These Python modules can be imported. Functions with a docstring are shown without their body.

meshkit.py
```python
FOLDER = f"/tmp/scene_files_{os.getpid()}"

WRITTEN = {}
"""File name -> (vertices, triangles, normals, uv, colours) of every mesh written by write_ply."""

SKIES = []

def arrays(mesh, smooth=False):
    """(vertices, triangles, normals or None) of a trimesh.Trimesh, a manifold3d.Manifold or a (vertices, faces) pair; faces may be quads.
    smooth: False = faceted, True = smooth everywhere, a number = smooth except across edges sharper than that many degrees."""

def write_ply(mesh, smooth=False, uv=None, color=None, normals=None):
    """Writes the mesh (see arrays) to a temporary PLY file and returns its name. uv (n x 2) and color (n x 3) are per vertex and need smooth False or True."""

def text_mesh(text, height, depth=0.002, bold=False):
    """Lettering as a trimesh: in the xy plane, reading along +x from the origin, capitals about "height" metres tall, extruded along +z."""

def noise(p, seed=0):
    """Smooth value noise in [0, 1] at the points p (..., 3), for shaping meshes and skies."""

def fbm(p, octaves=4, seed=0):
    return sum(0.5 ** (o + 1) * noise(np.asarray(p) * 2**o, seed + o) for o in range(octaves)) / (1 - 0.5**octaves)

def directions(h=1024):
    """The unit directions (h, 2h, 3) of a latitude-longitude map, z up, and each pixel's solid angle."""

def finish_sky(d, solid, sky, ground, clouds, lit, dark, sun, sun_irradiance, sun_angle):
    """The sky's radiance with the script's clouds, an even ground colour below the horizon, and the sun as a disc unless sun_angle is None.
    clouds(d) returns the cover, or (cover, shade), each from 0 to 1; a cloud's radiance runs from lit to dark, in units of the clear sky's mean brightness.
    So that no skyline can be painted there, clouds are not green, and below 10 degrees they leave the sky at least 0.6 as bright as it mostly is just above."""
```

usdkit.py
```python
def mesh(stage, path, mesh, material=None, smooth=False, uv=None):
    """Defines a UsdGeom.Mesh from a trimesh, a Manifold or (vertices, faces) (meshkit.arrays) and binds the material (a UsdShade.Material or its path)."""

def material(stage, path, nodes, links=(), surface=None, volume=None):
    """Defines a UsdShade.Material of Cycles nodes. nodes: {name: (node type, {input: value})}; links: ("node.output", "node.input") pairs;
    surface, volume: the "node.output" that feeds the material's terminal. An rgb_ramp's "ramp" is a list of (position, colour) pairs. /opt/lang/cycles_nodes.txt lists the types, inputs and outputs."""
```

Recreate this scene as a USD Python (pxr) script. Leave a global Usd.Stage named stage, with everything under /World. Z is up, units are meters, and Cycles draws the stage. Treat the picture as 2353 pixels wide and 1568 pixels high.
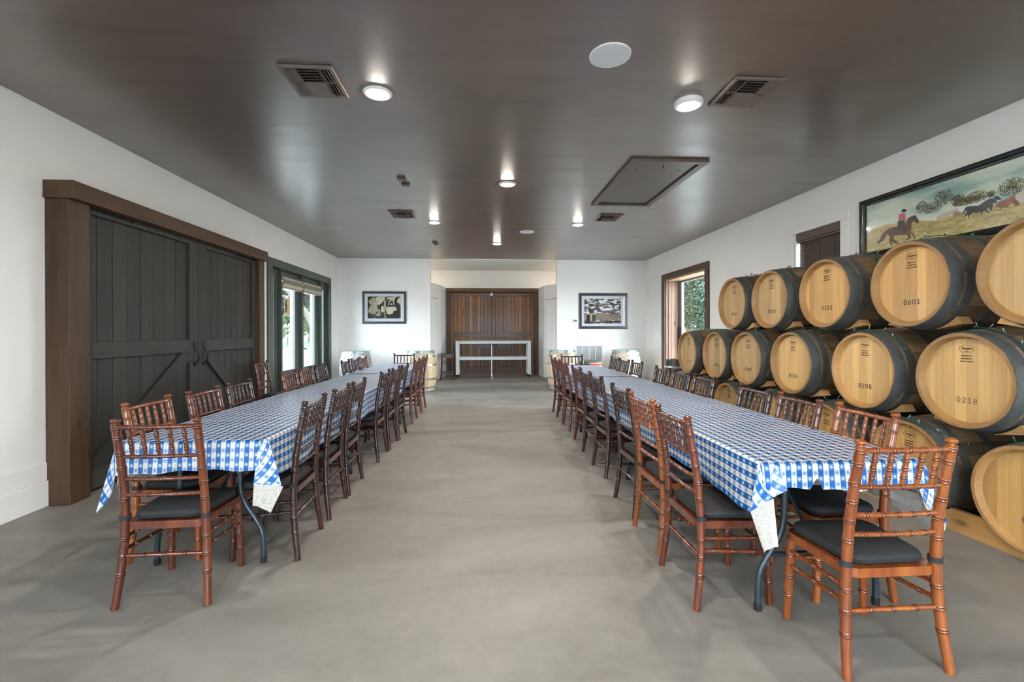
import math, random
import numpy as np, trimesh, usdkit, meshkit
from pxr import Usd, UsdGeom, UsdLux, UsdShade, Sdf, Gf, Vt
from shapely.geometry import Polygon, Point, box as sbox
from shapely import affinity
from shapely.ops import unary_union

stage = Usd.Stage.CreateInMemory()
UsdGeom.SetStageUpAxis(stage, 'Z'); UsdGeom.SetStageMetersPerUnit(stage, 1.0)
UsdGeom.Xform.Define(stage, '/World'); UsdGeom.Scope.Define(stage, '/World/Looks')
PI = math.pi
rng = random.Random(7)

def S(r, g, b):
    """sRGB 0-255 to linear"""
    f = lambda c: (c / 255 / 12.92) if c / 255 <= 0.04045 else ((c / 255 + 0.055) / 1.055) ** 2.4
    return (f(r), f(g), f(b))

# ------------------------------------------------------------------ camera
CAM_H, YAW, PITCH, ROLL, FPX, SHIFT_Y = 1.34, 0.0689, -0.0017, -0.0024, 1046.0, -20.7
cam = UsdGeom.Camera.Define(stage, '/World/camera')
cam.CreateHorizontalApertureAttr(36.0); cam.CreateVerticalApertureAttr(36.0 * 1568 / 2353)
cam.CreateFocalLengthAttr(FPX / 2353 * 36.0)
cam.CreateVerticalApertureOffsetAttr(SHIFT_Y / 2353 * 36.0)
cam.CreateClippingRangeAttr(Gf.Vec2f(0.05, 2000.0))
fwd = np.array([math.sin(YAW), math.cos(YAW), 0.0]); rgt = np.array([math.cos(YAW), -math.sin(YAW), 0.0]); upv = np.array([0, 0, 1.0])
f2 = math.cos(PITCH) * fwd + math.sin(PITCH) * upv; u2 = -math.sin(PITCH) * fwd + math.cos(PITCH) * upv
r3 = math.cos(ROLL) * rgt + math.sin(ROLL) * u2; u3 = -math.sin(ROLL) * rgt + math.cos(ROLL) * u2
cm = np.eye(4); cm[0, :3], cm[1, :3], cm[2, :3], cm[3, :3] = r3, u3, -f2, (0, 0, CAM_H)
cam.AddTransformOp().Set(Gf.Matrix4d(*[float(x) for x in cm.ravel()]))
EXPOSURE = 0.78
cam.CreateExposureAttr(EXPOSURE)

# ------------------------------------------------------------------ sky and sun
SKY, SUN, LAMP, LAMP_ALCOVE = 4.6, 4.8, 330.0, 200.0
dome = UsdLux.DomeLight.Define(stage, '/World/sky')
dome.CreateIntensityAttr(SKY); dome.CreateColorAttr(Gf.Vec3f(0.74, 0.87, 1.0))
sun = UsdLux.DistantLight.Define(stage, '/World/sun')
sun.CreateIntensityAttr(SUN); sun.CreateAngleAttr(0.6); sun.CreateColorAttr(Gf.Vec3f(1.0, 0.93, 0.82))
def aim(prim, d):
    z = -np.array(d, float); z /= np.linalg.norm(z)
    x = np.cross([0, 0, 1.0], z); x /= np.linalg.norm(x); y = np.cross(z, x)
    m = np.eye(4); m[0, :3], m[1, :3], m[2, :3] = x, y, z
    UsdGeom.Xformable(prim).AddTransformOp().Set(Gf.Matrix4d(*[float(v) for v in m.ravel()]))
aim(sun, (-0.16, 0.80, -0.95))

# ------------------------------------------------------------------ scene helpers
taken = {}
def numbered(parent, name):
    k = taken.get((parent, name), 0); taken[(parent, name)] = k + 1
    return name if k == 0 else f'{name}_{k:03d}'
def tag(p, label=None, cat=None, group=None, kind=None):
    p = p.GetPrim() if hasattr(p, 'GetPrim') else p
    for k, v in (('label', label), ('category', cat), ('group', group), ('kind', kind)):
        if v: p.SetCustomDataByKey(k, v)
    return p
def thing(name, label, cat, loc=(0, 0, 0), rz=0.0, group=None, kind=None):
    x = UsdGeom.Xform.Define(stage, '/World/' + numbered('/World', name))
    x.AddTranslateOp().Set(Gf.Vec3d(*map(float, loc))); x.AddRotateZOp().Set(float(math.degrees(rz)))
    return tag(x, label, cat, group, kind)
def obj(name, mesh, mat, parent=None, smooth=False, uv=None, label=None, cat=None, group=None, kind=None):
    pp = '/World' if parent is None else str(parent.GetPath())
    if isinstance(mesh, MB): mesh = mesh.out()
    m = usdkit.mesh(stage, pp + '/' + numbered(pp, name), mesh, mat, smooth=smooth, uv=uv)
    return tag(m, label, cat, group, kind)
def struct(name, mesh, mat, label=None, smooth=False, parent=None):
    return obj(name, mesh, mat, parent, smooth, label=label, kind='structure' if parent is None else None)
def dup(root, loc, rz, label, group=None):
    was = root.GetCustomData()
    base = root.GetName().rstrip('0123456789').rstrip('_') if root.GetName()[-3:].isdigit() else root.GetName()
    r = thing(base, label, was['category'], loc, rz, group or was.get('group'))
    r.GetReferences().AddInternalReference(root.GetPath()); r.SetInstanceable(True)
    return r

# ------------------------------------------------------------------ mesh helpers
_sg = np.array([(x, y, z) for x in (-1, 1) for y in (-1, 1) for z in (-1, 1)], float)
def _cb_pts(s, c):
    P = []
    for g in _sg:
        for k in range(3):
            p = g * (np.array(s) / 2 - c); p[k] = g[k] * s[k] / 2
            P.append(p)
    return np.array(P)
def _hull(P):
    h = trimesh.convex.convex_hull(P); idx = [int(np.argmin(((P - v) ** 2).sum(1))) for v in h.vertices]
    return np.array(idx)[h.faces]
_CBF = _hull(_cb_pts((1, 1.01, 1.02), 0.1))
_BXF = _hull(_sg * [1, 1.01, 1.02])
class MB:
    def __init__(self): self.v, self.f, self.n = [], [], 0
    def add(self, v, f):
        v = np.asarray(v, float); f = np.asarray(f, int)
        if f.shape[1] == 4: f = np.vstack([f[:, [0, 1, 2]], f[:, [0, 2, 3]]])
        self.v.append(v); self.f.append(f + self.n); self.n += len(v); return self
    def mesh(self, m): return self.add(m.vertices, m.faces)
    def box(self, lo, hi, c=0.0, M=None):
        lo, hi = np.minimum(lo, hi), np.maximum(lo, hi); s = hi - lo; ctr = (lo + hi) / 2
        c = min(c, s.min() * 0.45)
        P, F = (_cb_pts(s, c), _CBF) if c > 0 else (_sg * s / 2, _BXF)
        P = P + ctr
        if M is not None: P = P @ M[:3, :3].T + M[:3, 3]
        return self.add(P, F)
    def out(self): return (np.vstack(self.v), np.vstack(self.f))
def bx(lo, hi, c=0.0): return MB().box(np.array(lo, float), np.array(hi, float), c)
def tube(path, r, seg=12, caps=True):
    path = np.asarray(path, float); n = len(path); r = np.broadcast_to(r, n).astype(float)
    t = np.gradient(path, axis=0); t /= np.maximum(np.linalg.norm(t, axis=1, keepdims=True), 1e-12)
    a = np.array([0, 0, 1.0]) if abs(t[0][2]) < 0.9 else np.array([1.0, 0, 0])
    u = np.cross(a, t[0]); u /= np.linalg.norm(u); V = []
    ang = np.linspace(0, 2 * PI, seg, endpoint=False)
    for i in range(n):
        u = u - t[i] * (u @ t[i]); u /= np.linalg.norm(u); w = np.cross(t[i], u)
        V.append(path[i] + r[i] * (np.cos(ang)[:, None] * u + np.sin(ang)[:, None] * w))
    V = np.vstack(V); F = []
    for i in range(n - 1):
        for k in range(seg):
            a0, a1 = i * seg + k, i * seg + (k + 1) % seg
            F += [(a0, a1, a1 + seg), (a0, a1 + seg, a0 + seg)]
    if caps:
        V = np.vstack([V, path[:1], path[-1:]]); b = len(V) - 2
        for k in range(seg):
            F += [(b, (k + 1) % seg, k), (b + 1, (n - 1) * seg + k, (n - 1) * seg + (k + 1) % seg)]
    return V, np.array(F)
def lathe(prof, seg=24, axis='z', ctr=(0, 0, 0)):
    """prof: [(r, h)] ; closed surface when it starts and ends at r=0"""
    prof = np.array(prof, float); ang = np.linspace(0, 2 * PI, seg, endpoint=False); n = len(prof)
    V = np.stack([np.outer(prof[:, 0], np.cos(ang)), np.outer(prof[:, 0], np.sin(ang)), np.repeat(prof[:, 1:2], seg, 1)], -1).reshape(-1, 3)
    F = []
    for i in range(n - 1):
        for k in range(seg):
            a0, a1 = i * seg + k, i * seg + (k + 1) % seg
            if prof[i, 0] > 1e-9: F.append((a0, a1, a1 + seg) if prof[i + 1, 0] > 1e-9 or True else None)
            if prof[i + 1, 0] > 1e-9: F.append((a0, a1 + seg, a0 + seg))
    if axis == 'x': V = V[:, [2, 0, 1]]
    if axis == 'y': V = V[:, [1, 2, 0]]
    return V + np.array(ctr), np.array(F)
def prism(poly, t, plane='xy', at=0.0):
    """poly extruded by t; plane xy -> +z, xz -> poly(x,z) along +y, yz -> poly(y,z) along +x, from `at`"""
    if not hasattr(poly, 'geoms') and not hasattr(poly, 'exterior'): poly = Polygon(poly)
    if not poly.is_valid: poly = poly.buffer(0)
    ms = [trimesh.creation.extrude_polygon(g, abs(t), engine='earcut') for g in getattr(poly, 'geoms', [poly]) if g.area > 1e-9]
    m = trimesh.util.concatenate(ms); v = np.array(m.vertices); f = np.array(m.faces)
    if t < 0: v[:, 2] -= abs(t)
    v[:, 2] += at
    if plane == 'xz': v = v[:, [0, 2, 1]]; f = f[:, ::-1]
    if plane == 'yz': v = v[:, [2, 0, 1]]
    return v, f
def xf(vf, R=None, t=(0, 0, 0), s=1.0):
    v = np.asarray(vf[0]) * s
    if R is not None: v = v @ np.asarray(R).T
    return v + np.array(t), vf[1]
def rotz(a): c, s = math.cos(a), math.sin(a); return np.array([[c, -s, 0], [s, c, 0], [0, 0, 1.0]])
def rotx(a): c, s = math.cos(a), math.sin(a); return np.array([[1, 0, 0], [0, c, -s], [0, s, c]])
def roty(a): c, s = math.cos(a), math.sin(a); return np.array([[c, 0, s], [0, 1, 0], [-s, 0, c]])
_txt = {}
def text(t, h, depth=0.0008, bold=False):
    k = (t, h, depth, bold)
    if k not in _txt:
        m = meshkit.text_mesh(t, h, depth, bold); _txt[k] = (np.array(m.vertices), np.array(m.faces))
    return _txt[k]
def grid(fn, us, vs):
    """surface from fn(u, v) -> (xyz); returns (V, F), uv grid order"""
    V = np.array([fn(u, v) for u in us for v in vs]); nv = len(vs); F = []
    for i in range(len(us) - 1):
        for j in range(nv - 1):
            a = i * nv + j; F += [(a, a + nv, a + nv + 1), (a, a + nv + 1, a + 1)]
    return V, np.array(F)

# ------------------------------------------------------------------ materials
def M(name, nodes, links, surface, volume=None):
    return usdkit.material(stage, '/World/Looks/' + name, nodes, links, surface)
def plain(name, col, rough=0.5, metal=0.0, spec=0.5, coat=0.0, noise=0.0, nscale=30.0, bump=0.0, bscale=200.0, bdist=0.002, detail=4, coat_rough=0.1):
    n = {'p': ('principled_bsdf', {'base_color': col, 'roughness': rough, 'metallic': metal, 'specular_ior_level': spec, 'coat_weight': coat, 'coat_roughness': coat_rough}), 'tc': ('texture_coordinate', {})}
    L = []
    if noise:
        n['n'] = ('noise_texture', {'scale': nscale, 'detail': float(detail), 'roughness': 0.6})
        n['r'] = ('rgb_ramp', {'ramp': [(0.25, tuple(c * (1 - noise) for c in col)), (0.75, tuple(min(1, c * (1 + noise)) for c in col))]})
        L += [('tc.object', 'n.vector'), ('n.fac', 'r.fac'), ('r.color', 'p.base_color')]
    if bump:
        n['bn'] = ('noise_texture', {'scale': bscale, 'detail': 3.0}); n['b'] = ('bump', {'strength': bump, 'distance': bdist})
        L += [('tc.object', 'bn.vector'), ('bn.fac', 'b.height'), ('b.normal', 'p.normal')]
    return M(name, n, L, 'p.BSDF')
def wood(name, dark, light, axis='z', fine=60.0, rough=0.5, coat=0.0, bump=0.15, knots=0.0, stretch=0.06, spec=0.5, wear=None, mid=None, coat_rough=0.12, cover=False, dirt=None):
    k = 'xyz'.index(axis); sc = [1.0, 1.0, 1.0]; sc[k] = stretch
    sc2 = [1.0, 1.0, 1.0]; sc2[k] = 0.18
    n = {'tc': ('texture_coordinate', {}), 'oi': ('object_info', {}), 'off': ('vector_math', {'math_type': 'multiply_add', 'vector2': (7.3, 3.1, 5.7)}),
         'mp': ('mapping', {'scale': sc}), 'n': ('noise_texture', {'scale': fine, 'detail': 7.0, 'roughness': 0.62, 'distortion': 0.35}),
         'mp2': ('mapping', {'scale': sc2}), 'n2': ('noise_texture', {'scale': fine * 0.09, 'detail': 3.0, 'roughness': 0.5}),
         'ad': ('math', {'math_type': 'multiply_add', 'value2': 0.55}), 'sc2': ('math', {'math_type': 'multiply', 'value2': 0.45}),
         'r': ('rgb_ramp', {'ramp': [(0.28, dark), (0.5, mid or tuple((a + b) / 2 for a, b in zip(dark, light))), (0.72, light)]}),
         'hv': ('hsv', {}), 'vr': ('map_range', {'from_min': 0.0, 'from_max': 1.0, 'to_min': 0.82, 'to_max': 1.2}),
         'p': ('principled_bsdf', {'roughness': rough, 'coat_weight': coat, 'coat_roughness': coat_rough, 'specular_ior_level': spec}),
         'b': ('bump', {'strength': bump, 'distance': 0.002})}
    L = [('tc.object', 'off.vector1'), ('tc.object', 'mp.vector'), ('mp.vector', 'n.vector'), ('tc.object', 'mp2.vector'), ('mp2.vector', 'n2.vector'),
         ('n2.fac', 'sc2.value1'), ('n.fac', 'ad.value1'), ('sc2.value', 'ad.value3'), ('ad.value', 'r.fac'), ('r.color', 'hv.color'), ('oi.random', 'vr.value'), ('vr.result', 'hv.value'),
         ('n.fac', 'b.height'), ('b.normal', 'p.normal')]
    n.pop('off'); L = L[1:]
    last = 'hv.color'
    if knots:
        n['mk'] = ('mapping', {'scale': [2.2 if i == k else 5.5 for i in range(3)]})
        n['vo'] = ('voronoi_texture', {'scale': 1.0, 'randomness': 1.0})
        n['kr'] = ('rgb_ramp', {'ramp': [(0.0, (0, 0, 0)), (0.06, (0.05, 0.05, 0.05)), (0.16, (1, 1, 1))]})
        n['kx'] = ('mix', {'mix_type': 'multiply', 'fac': knots})
        L += [('tc.object', 'mk.vector'), ('mk.vector', 'vo.vector'), ('vo.distance', 'kr.fac'), (last, 'kx.color1'), ('kr.color', 'kx.color2')]; last = 'kx.color'
    if wear is not None:
        n['wn'] = ('noise_texture', {'scale': 55.0, 'detail': 4.0, 'roughness': 0.7})
        n['wr'] = ('rgb_ramp', {'ramp': [(0.66, (0, 0, 0)), (0.73, (0.8, 0.8, 0.8))]})
        n['wx'] = ('mix', {'color2': wear})
        L += [('tc.object', 'wn.vector'), ('wn.fac', 'wr.fac'), ('wr.color', 'wx.fac'), (last, 'wx.color1')]; last = 'wx.color'
    if dirt is not None:
        sd = [1.0, 1.0, 1.0]; sd[k] = 0.10
        n['md'] = ('mapping', {'scale': sd}); n['dn'] = ('noise_texture', {'scale': 16.0, 'detail': 5.0, 'roughness': 0.6, 'distortion': 0.3})
        n['dr'] = ('rgb_ramp', {'ramp': [(dirt[1], (0, 0, 0)), (dirt[2], (0.85, 0.85, 0.85))]}); n['dx'] = ('mix', {'color2': dirt[0]})
        L += [('tc.object', 'md.vector'), ('md.vector', 'dn.vector'), ('dn.fac', 'dr.fac'), ('dr.color', 'dx.fac'), (last, 'dx.color1')]; last = 'dx.color'
    L.append((last, 'p.base_color'))
    return M(name, n, L, 'p.BSDF')
def emit(name, col, s):
    return M(name, {'e': ('emission', {'color': col, 'strength': s})}, [], 'e.emission')

m_wall = plain('wall_paint', S(241, 240, 237), rough=0.75, noise=0.03, nscale=1.3, bump=0.12, bscale=160, bdist=0.001)
m_trim = plain('white_trim', S(240, 239, 236), rough=0.55, noise=0.02, nscale=3)
m_ceil = M('ceiling_paint', {'tc': ('texture_coordinate', {}), 'n': ('noise_texture', {'scale': 1.1, 'detail': 5.0, 'roughness': 0.6}), 'r': ('rgb_ramp', {'ramp': [(0.3, S(88, 74, 69)), (0.7, S(103, 88, 82))]}),
    'bn': ('noise_texture', {'scale': 75.0, 'detail': 3.0, 'roughness': 0.55}), 'b': ('bump', {'strength': 0.22, 'distance': 0.004}),
    'mp': ('mapping', {'scale': (0.35, 3.0, 1.0)}), 'rn': ('noise_texture', {'scale': 1.6, 'detail': 4.0}), 'rr': ('map_range', {'from_min': 0.3, 'from_max': 0.7, 'to_min': 0.30, 'to_max': 0.44}),
    'p': ('principled_bsdf', {'specular_ior_level': 1.0, 'coat_weight': 0.8, 'coat_roughness': 0.30, 'coat_ior': 1.6})},
    [('tc.object', 'n.vector'), ('n.fac', 'r.fac'), ('r.color', 'p.base_color'), ('tc.object', 'bn.vector'), ('bn.fac', 'b.height'), ('b.normal', 'p.normal'), ('tc.object', 'mp.vector'), ('mp.vector', 'rn.vector'), ('rn.fac', 'rr.value'), ('rr.result', 'p.roughness')], 'p.BSDF')
m_floor = M('polished_concrete', {'tc': ('texture_coordinate', {}), 'mp': ('mapping', {'scale': (0.5, 1.6, 1.0), 'rotation': (0, 0, 0.25)}),
    'n': ('noise_texture', {'scale': 0.9, 'detail': 8.0, 'roughness': 0.62, 'distortion': 0.8}), 'r': ('rgb_ramp', {'ramp': [(0.3, S(116, 113, 108)), (0.48, S(134, 131, 126)), (0.72, S(149, 146, 141))]}),
    'n2': ('noise_texture', {'scale': 14.0, 'detail': 8.0, 'roughness': 0.7}), 'r2': ('rgb_ramp', {'ramp': [(0.36, (0.86, 0.85, 0.84)), (0.6, (1.0, 1.0, 1.0))]}), 'x': ('mix', {'mix_type': 'multiply', 'fac': 0.7}),
    'n3': ('noise_texture', {'scale': 3.0, 'detail': 5.0}), 'rr': ('map_range', {'from_min': 0.3, 'from_max': 0.7, 'to_min': 0.42, 'to_max': 0.58}),
    'vo': ('voronoi_texture', {'scale': 9.0}), 'vr': ('rgb_ramp', {'ramp': [(0.0, (0.45, 0.42, 0.4)), (0.018, (0.6, 0.58, 0.55)), (0.03, (1, 1, 1))]}), 'x2': ('mix', {'mix_type': 'multiply', 'fac': 0.6}),
    'b': ('bump', {'strength': 0.05, 'distance': 0.003}), 'p': ('principled_bsdf', {'specular_ior_level': 0.5})},
    [('tc.object', 'mp.vector'), ('mp.vector', 'n.vector'), ('n.fac', 'r.fac'), ('tc.object', 'n2.vector'), ('n2.fac', 'r2.fac'), ('r.color', 'x.color1'), ('r2.color', 'x.color2'), ('tc.object', 'vo.vector'), ('vo.distance', 'vr.fac'), ('x.color', 'x2.color1'), ('vr.color', 'x2.color2'), ('x2.color', 'p.base_color'),
     ('tc.object', 'n3.vector'), ('n3.fac', 'rr.value'), ('rr.result', 'p.roughness'), ('n2.fac', 'b.height'), ('b.normal', 'p.normal')], 'p.BSDF')
m_post = wood('stained_post', S(44, 30, 20), S(94, 65, 40), 'z', 42, 0.55, 0.0, 0.25, 0.5)
m_posty = wood('stained_beam', S(44, 30, 20), S(94, 65, 40), 'y', 42, 0.55, 0.0, 0.25, 0.6)
m_postx = wood('stained_lintel', S(60, 42, 26), S(106, 74, 46), 'x', 42, 0.55, 0.0, 0.25, 0.5)
CH = (S(34, 33, 30), S(58, 56, 50))
m_char = wood('charcoal_plank', *CH, 'z', 55, 0.6, 0, 0.3, 0.25, wear=S(96, 80, 60))
m_chary = wood('charcoal_rail', S(40, 40, 36), S(68, 68, 61), 'y', 55, 0.6, 0, 0.3, 0.25)
m_iron = plain('black_iron', S(44, 46, 46), 0.45, 0.7, noise=0.2)
m_bplank = [wood('brown_plank%d' % i, tuple(c * k for c in S(70, 42, 20)), tuple(c * k for c in S(150, 98, 48)), 'z', 40, 0.5, 0.1, 0.2, 0.8) for i, k in enumerate((0.7, 1.0, 1.35))]
m_brail = wood('brown_rail', S(58, 36, 20), S(108, 70, 38), 'x', 40, 0.5, 0.1, 0.2, 0.5)
m_green = plain('grey_green_paint', S(72, 80, 75), 0.42, noise=0.06, nscale=8)
m_jamb = plain('sunlit_jamb_white', S(225, 226, 226), 0.5)
# a thin pane mirrors more at grazing angles (the same from both sides)
PANE_N = {'lw': ('layer_weight', {'blend': 0.5}), 'pp': ('math', {'math_type': 'power', 'value2': 5.0}), 'pm': ('math', {'math_type': 'multiply_add', 'value2': 0.8, 'value3': 0.025})}
PANE_L = [('lw.facing', 'pp.value1'), ('pp.value', 'pm.value1')]
m_pane = M('window_glass', {'t': ('transparent_bsdf', {'color': (0.97, 0.985, 0.98)}), 'g': ('glossy_bsdf', {'roughness': 0.02, 'color': (1, 1, 1)}), **PANE_N, 'm': ('mix_closure', {})}, PANE_L + [('pm.value', 'm.fac'), ('t.BSDF', 'm.closure1'), ('g.BSDF', 'm.closure2')], 'm.closure')
m_glasstop = M('glass_top', {'t': ('transparent_bsdf', {'color': (0.86, 0.95, 0.92)}), 'g': ('glossy_bsdf', {'roughness': 0.03, 'color': (1, 1, 1)}), **PANE_N, 'm': ('mix_closure', {})}, PANE_L + [('pm.value', 'm.fac'), ('t.BSDF', 'm.closure1'), ('g.BSDF', 'm.closure2')], 'm.closure')
# ------------------------------------------------------------------ room shell
XL, XR, YB, H, YF = -3.348, 4.06, 10.948, 3.073, -3.6
WT = 0.32
def wall_yz(y0, y1, holes, z0=-0.02, z1=H + 0.15):
    P = sbox(y0, z0, y1, z1)
    for h in holes: P = P.difference(sbox(h[0], h[1], h[2], h[3]))
    return P
struct('floor', bx((XL - WT, YF - 0.3, -0.12), (XR + WT, YB, 0.0)), m_floor, 'polished grey concrete floor with a wide aisle between the two rows of tables')
struct('ceiling', bx((XL - WT, YF - 0.3, H), (XR + WT, YB + 0.001, H + 0.14)), m_ceil, 'dark brown satin ceiling with orange-peel texture')
GD = (7.45, 0.0, 10.36, 2.47)      # glass doors, left
W2 = (7.96, 0.28, 9.76, 2.46)      # big window, right
W5 = (-3.0, 0.1, -0.5, 2.45)       # unseen glazing added for daylight on the left wall, behind the viewer
W3 = (4.86, 1.30, 5.63, 2.58)      # blind window, right
struct('wall_left', prism(wall_yz(YF - 0.3, YB + 0.2, [(GD[0], -0.02, GD[2], GD[3]), W5]), -WT, 'yz', XL), m_wall, 'white wall with the double barn doors and the glazed doors')
struct('wall_right', prism(wall_yz(YF - 0.3, YB + 0.2, [W2, W3]), WT, 'yz', XR), m_wall, 'white wall behind the stacked wine barrels')
OX0, OX1 = -1.19, 1.85
struct('wall_back_left', bx((XL, YB, 0), (OX0, YB + 0.14, H), 0.006), m_wall, 'white end wall left of the opening, with the saddle photograph')
struct('wall_back_right', bx((OX1, YB, 0), (XR, YB + 0.14, H), 0.006), m_wall, 'white end wall right of the opening, with the cloudy-sky photograph')
# wall behind the camera, with a wide glazed opening added to let daylight in
F0, F1, FZ = -1.0, 2.6, 2.45
fp = sbox(XL - WT, -0.02, XR + WT, H + 0.15).difference(sbox(F0, 0.0, F1, FZ))
struct('wall_front', prism(fp, -0.25, 'xz', YF), m_wall, 'white wall behind the viewer with wide glazing added for daylight')
w4 = thing('window_4', 'wide glazed opening added for daylight in the wall behind the viewer', None, kind='structure')
for i in range(5):
    x = F0 + (F1 - F0) * i / 4
    obj('mullion', bx((x - 0.05, YF - 0.17, 0), (x + 0.05, YF - 0.07, FZ), 0.004), m_green, w4)
obj('head_rail', bx((F0, YF - 0.17, FZ - 0.08), (F1, YF - 0.07, FZ), 0.004), m_green, w4)
for i in range(4):
    x0, x1 = F0 + (F1 - F0) * i / 4 + 0.05, F0 + (F1 - F0) * (i + 1) / 4 - 0.05
    obj('pane', bx((x0, YF - 0.125, 0), (x1, YF - 0.119, FZ - 0.08)), m_pane, w4)

w5 = thing('window_5', 'unseen glazed doors added for daylight in the left wall behind the viewer', None, kind='structure')
for i in range(4):
    y = W5[0] + 0.05 + (W5[2] - W5[0] - 0.1) * i / 3
    obj('mullion', bx((XL - 0.17, y - 0.05, 0.1), (XL - 0.07, y + 0.05, 2.45), 0.004), m_green, w5)
    if i < 3: obj('pane', bx((XL - 0.125, y + 0.05, 0.1), (XL - 0.119, y + (W5[2] - W5[0] - 0.1) / 3 - 0.05, 2.45)), m_pane, w5)
# alcove behind the opening
AZ, AY = 0.095, 12.95
struct('floor_001', MB().box(np.array((OX0 + 0.001, YB - 0.002, -0.1)), np.array((OX1 - 0.001, YB + 0.16, AZ)), 0.006).box(np.array((-2.549, YB + 0.15, -0.1)), np.array((3.199, AY - 0.001, AZ - 0.0005))), m_floor, 'raised concrete step and alcove floor at the far end')
struct('ceiling_001', bx((-2.549, YB + 0.002, H - 0.012), (3.199, AY - 0.001, H + 0.13)), m_trim, 'white ceiling of the far alcove')
struct('wall_alcove_back', prism(sbox(-2.55, 0, 3.2, H).difference(sbox(0.300, AZ - 0.001, 0.326, 0.96)), 0.2, 'xz', AY), m_wall, 'white wall of the alcove above the brown barn doors')
struct('wall_alcove_left', bx((-2.7, YB + 0.142, 0), (-2.55, AY, H)), m_wall, 'outer side wall of the alcove, left')
struct('wall_alcove_right', bx((3.2, YB + 0.142, 0), (3.35, AY, H)), m_wall, 'outer side wall of the alcove, right')
PZ = 2.56
def partition(name, pts, label):
    th = 0.10
    m = MB(); side = -1 if pts[0][0] < 0 else 1
    for (a, b) in zip(pts[:-1], pts[1:]):
        a, b = np.array(a), np.array(b); d = (b - a) / np.linalg.norm(b - a); nn = np.array([-d[1], d[0]]) * 1.0
        if nn[0] * side < 0: nn = -nn
        P = Polygon([a, b, b + nn * th, a + nn * th]); m.add(*prism(P, PZ - AZ, 'xy', AZ))
    return struct(name, m, m_trim, label)
PL = [(-1.33, YB + 0.14), (-1.05, 12.12), (-0.97, AY)]
PR = [(2.20, YB + 0.14), (1.70, 12.15), (1.635, AY)]
partition('wall_partition_left', PL, 'low white partition with a panelled door, left in the alcove')
partition('wall_partition_right', PR, 'low white partition with a panelled door, right in the alcove')
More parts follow.
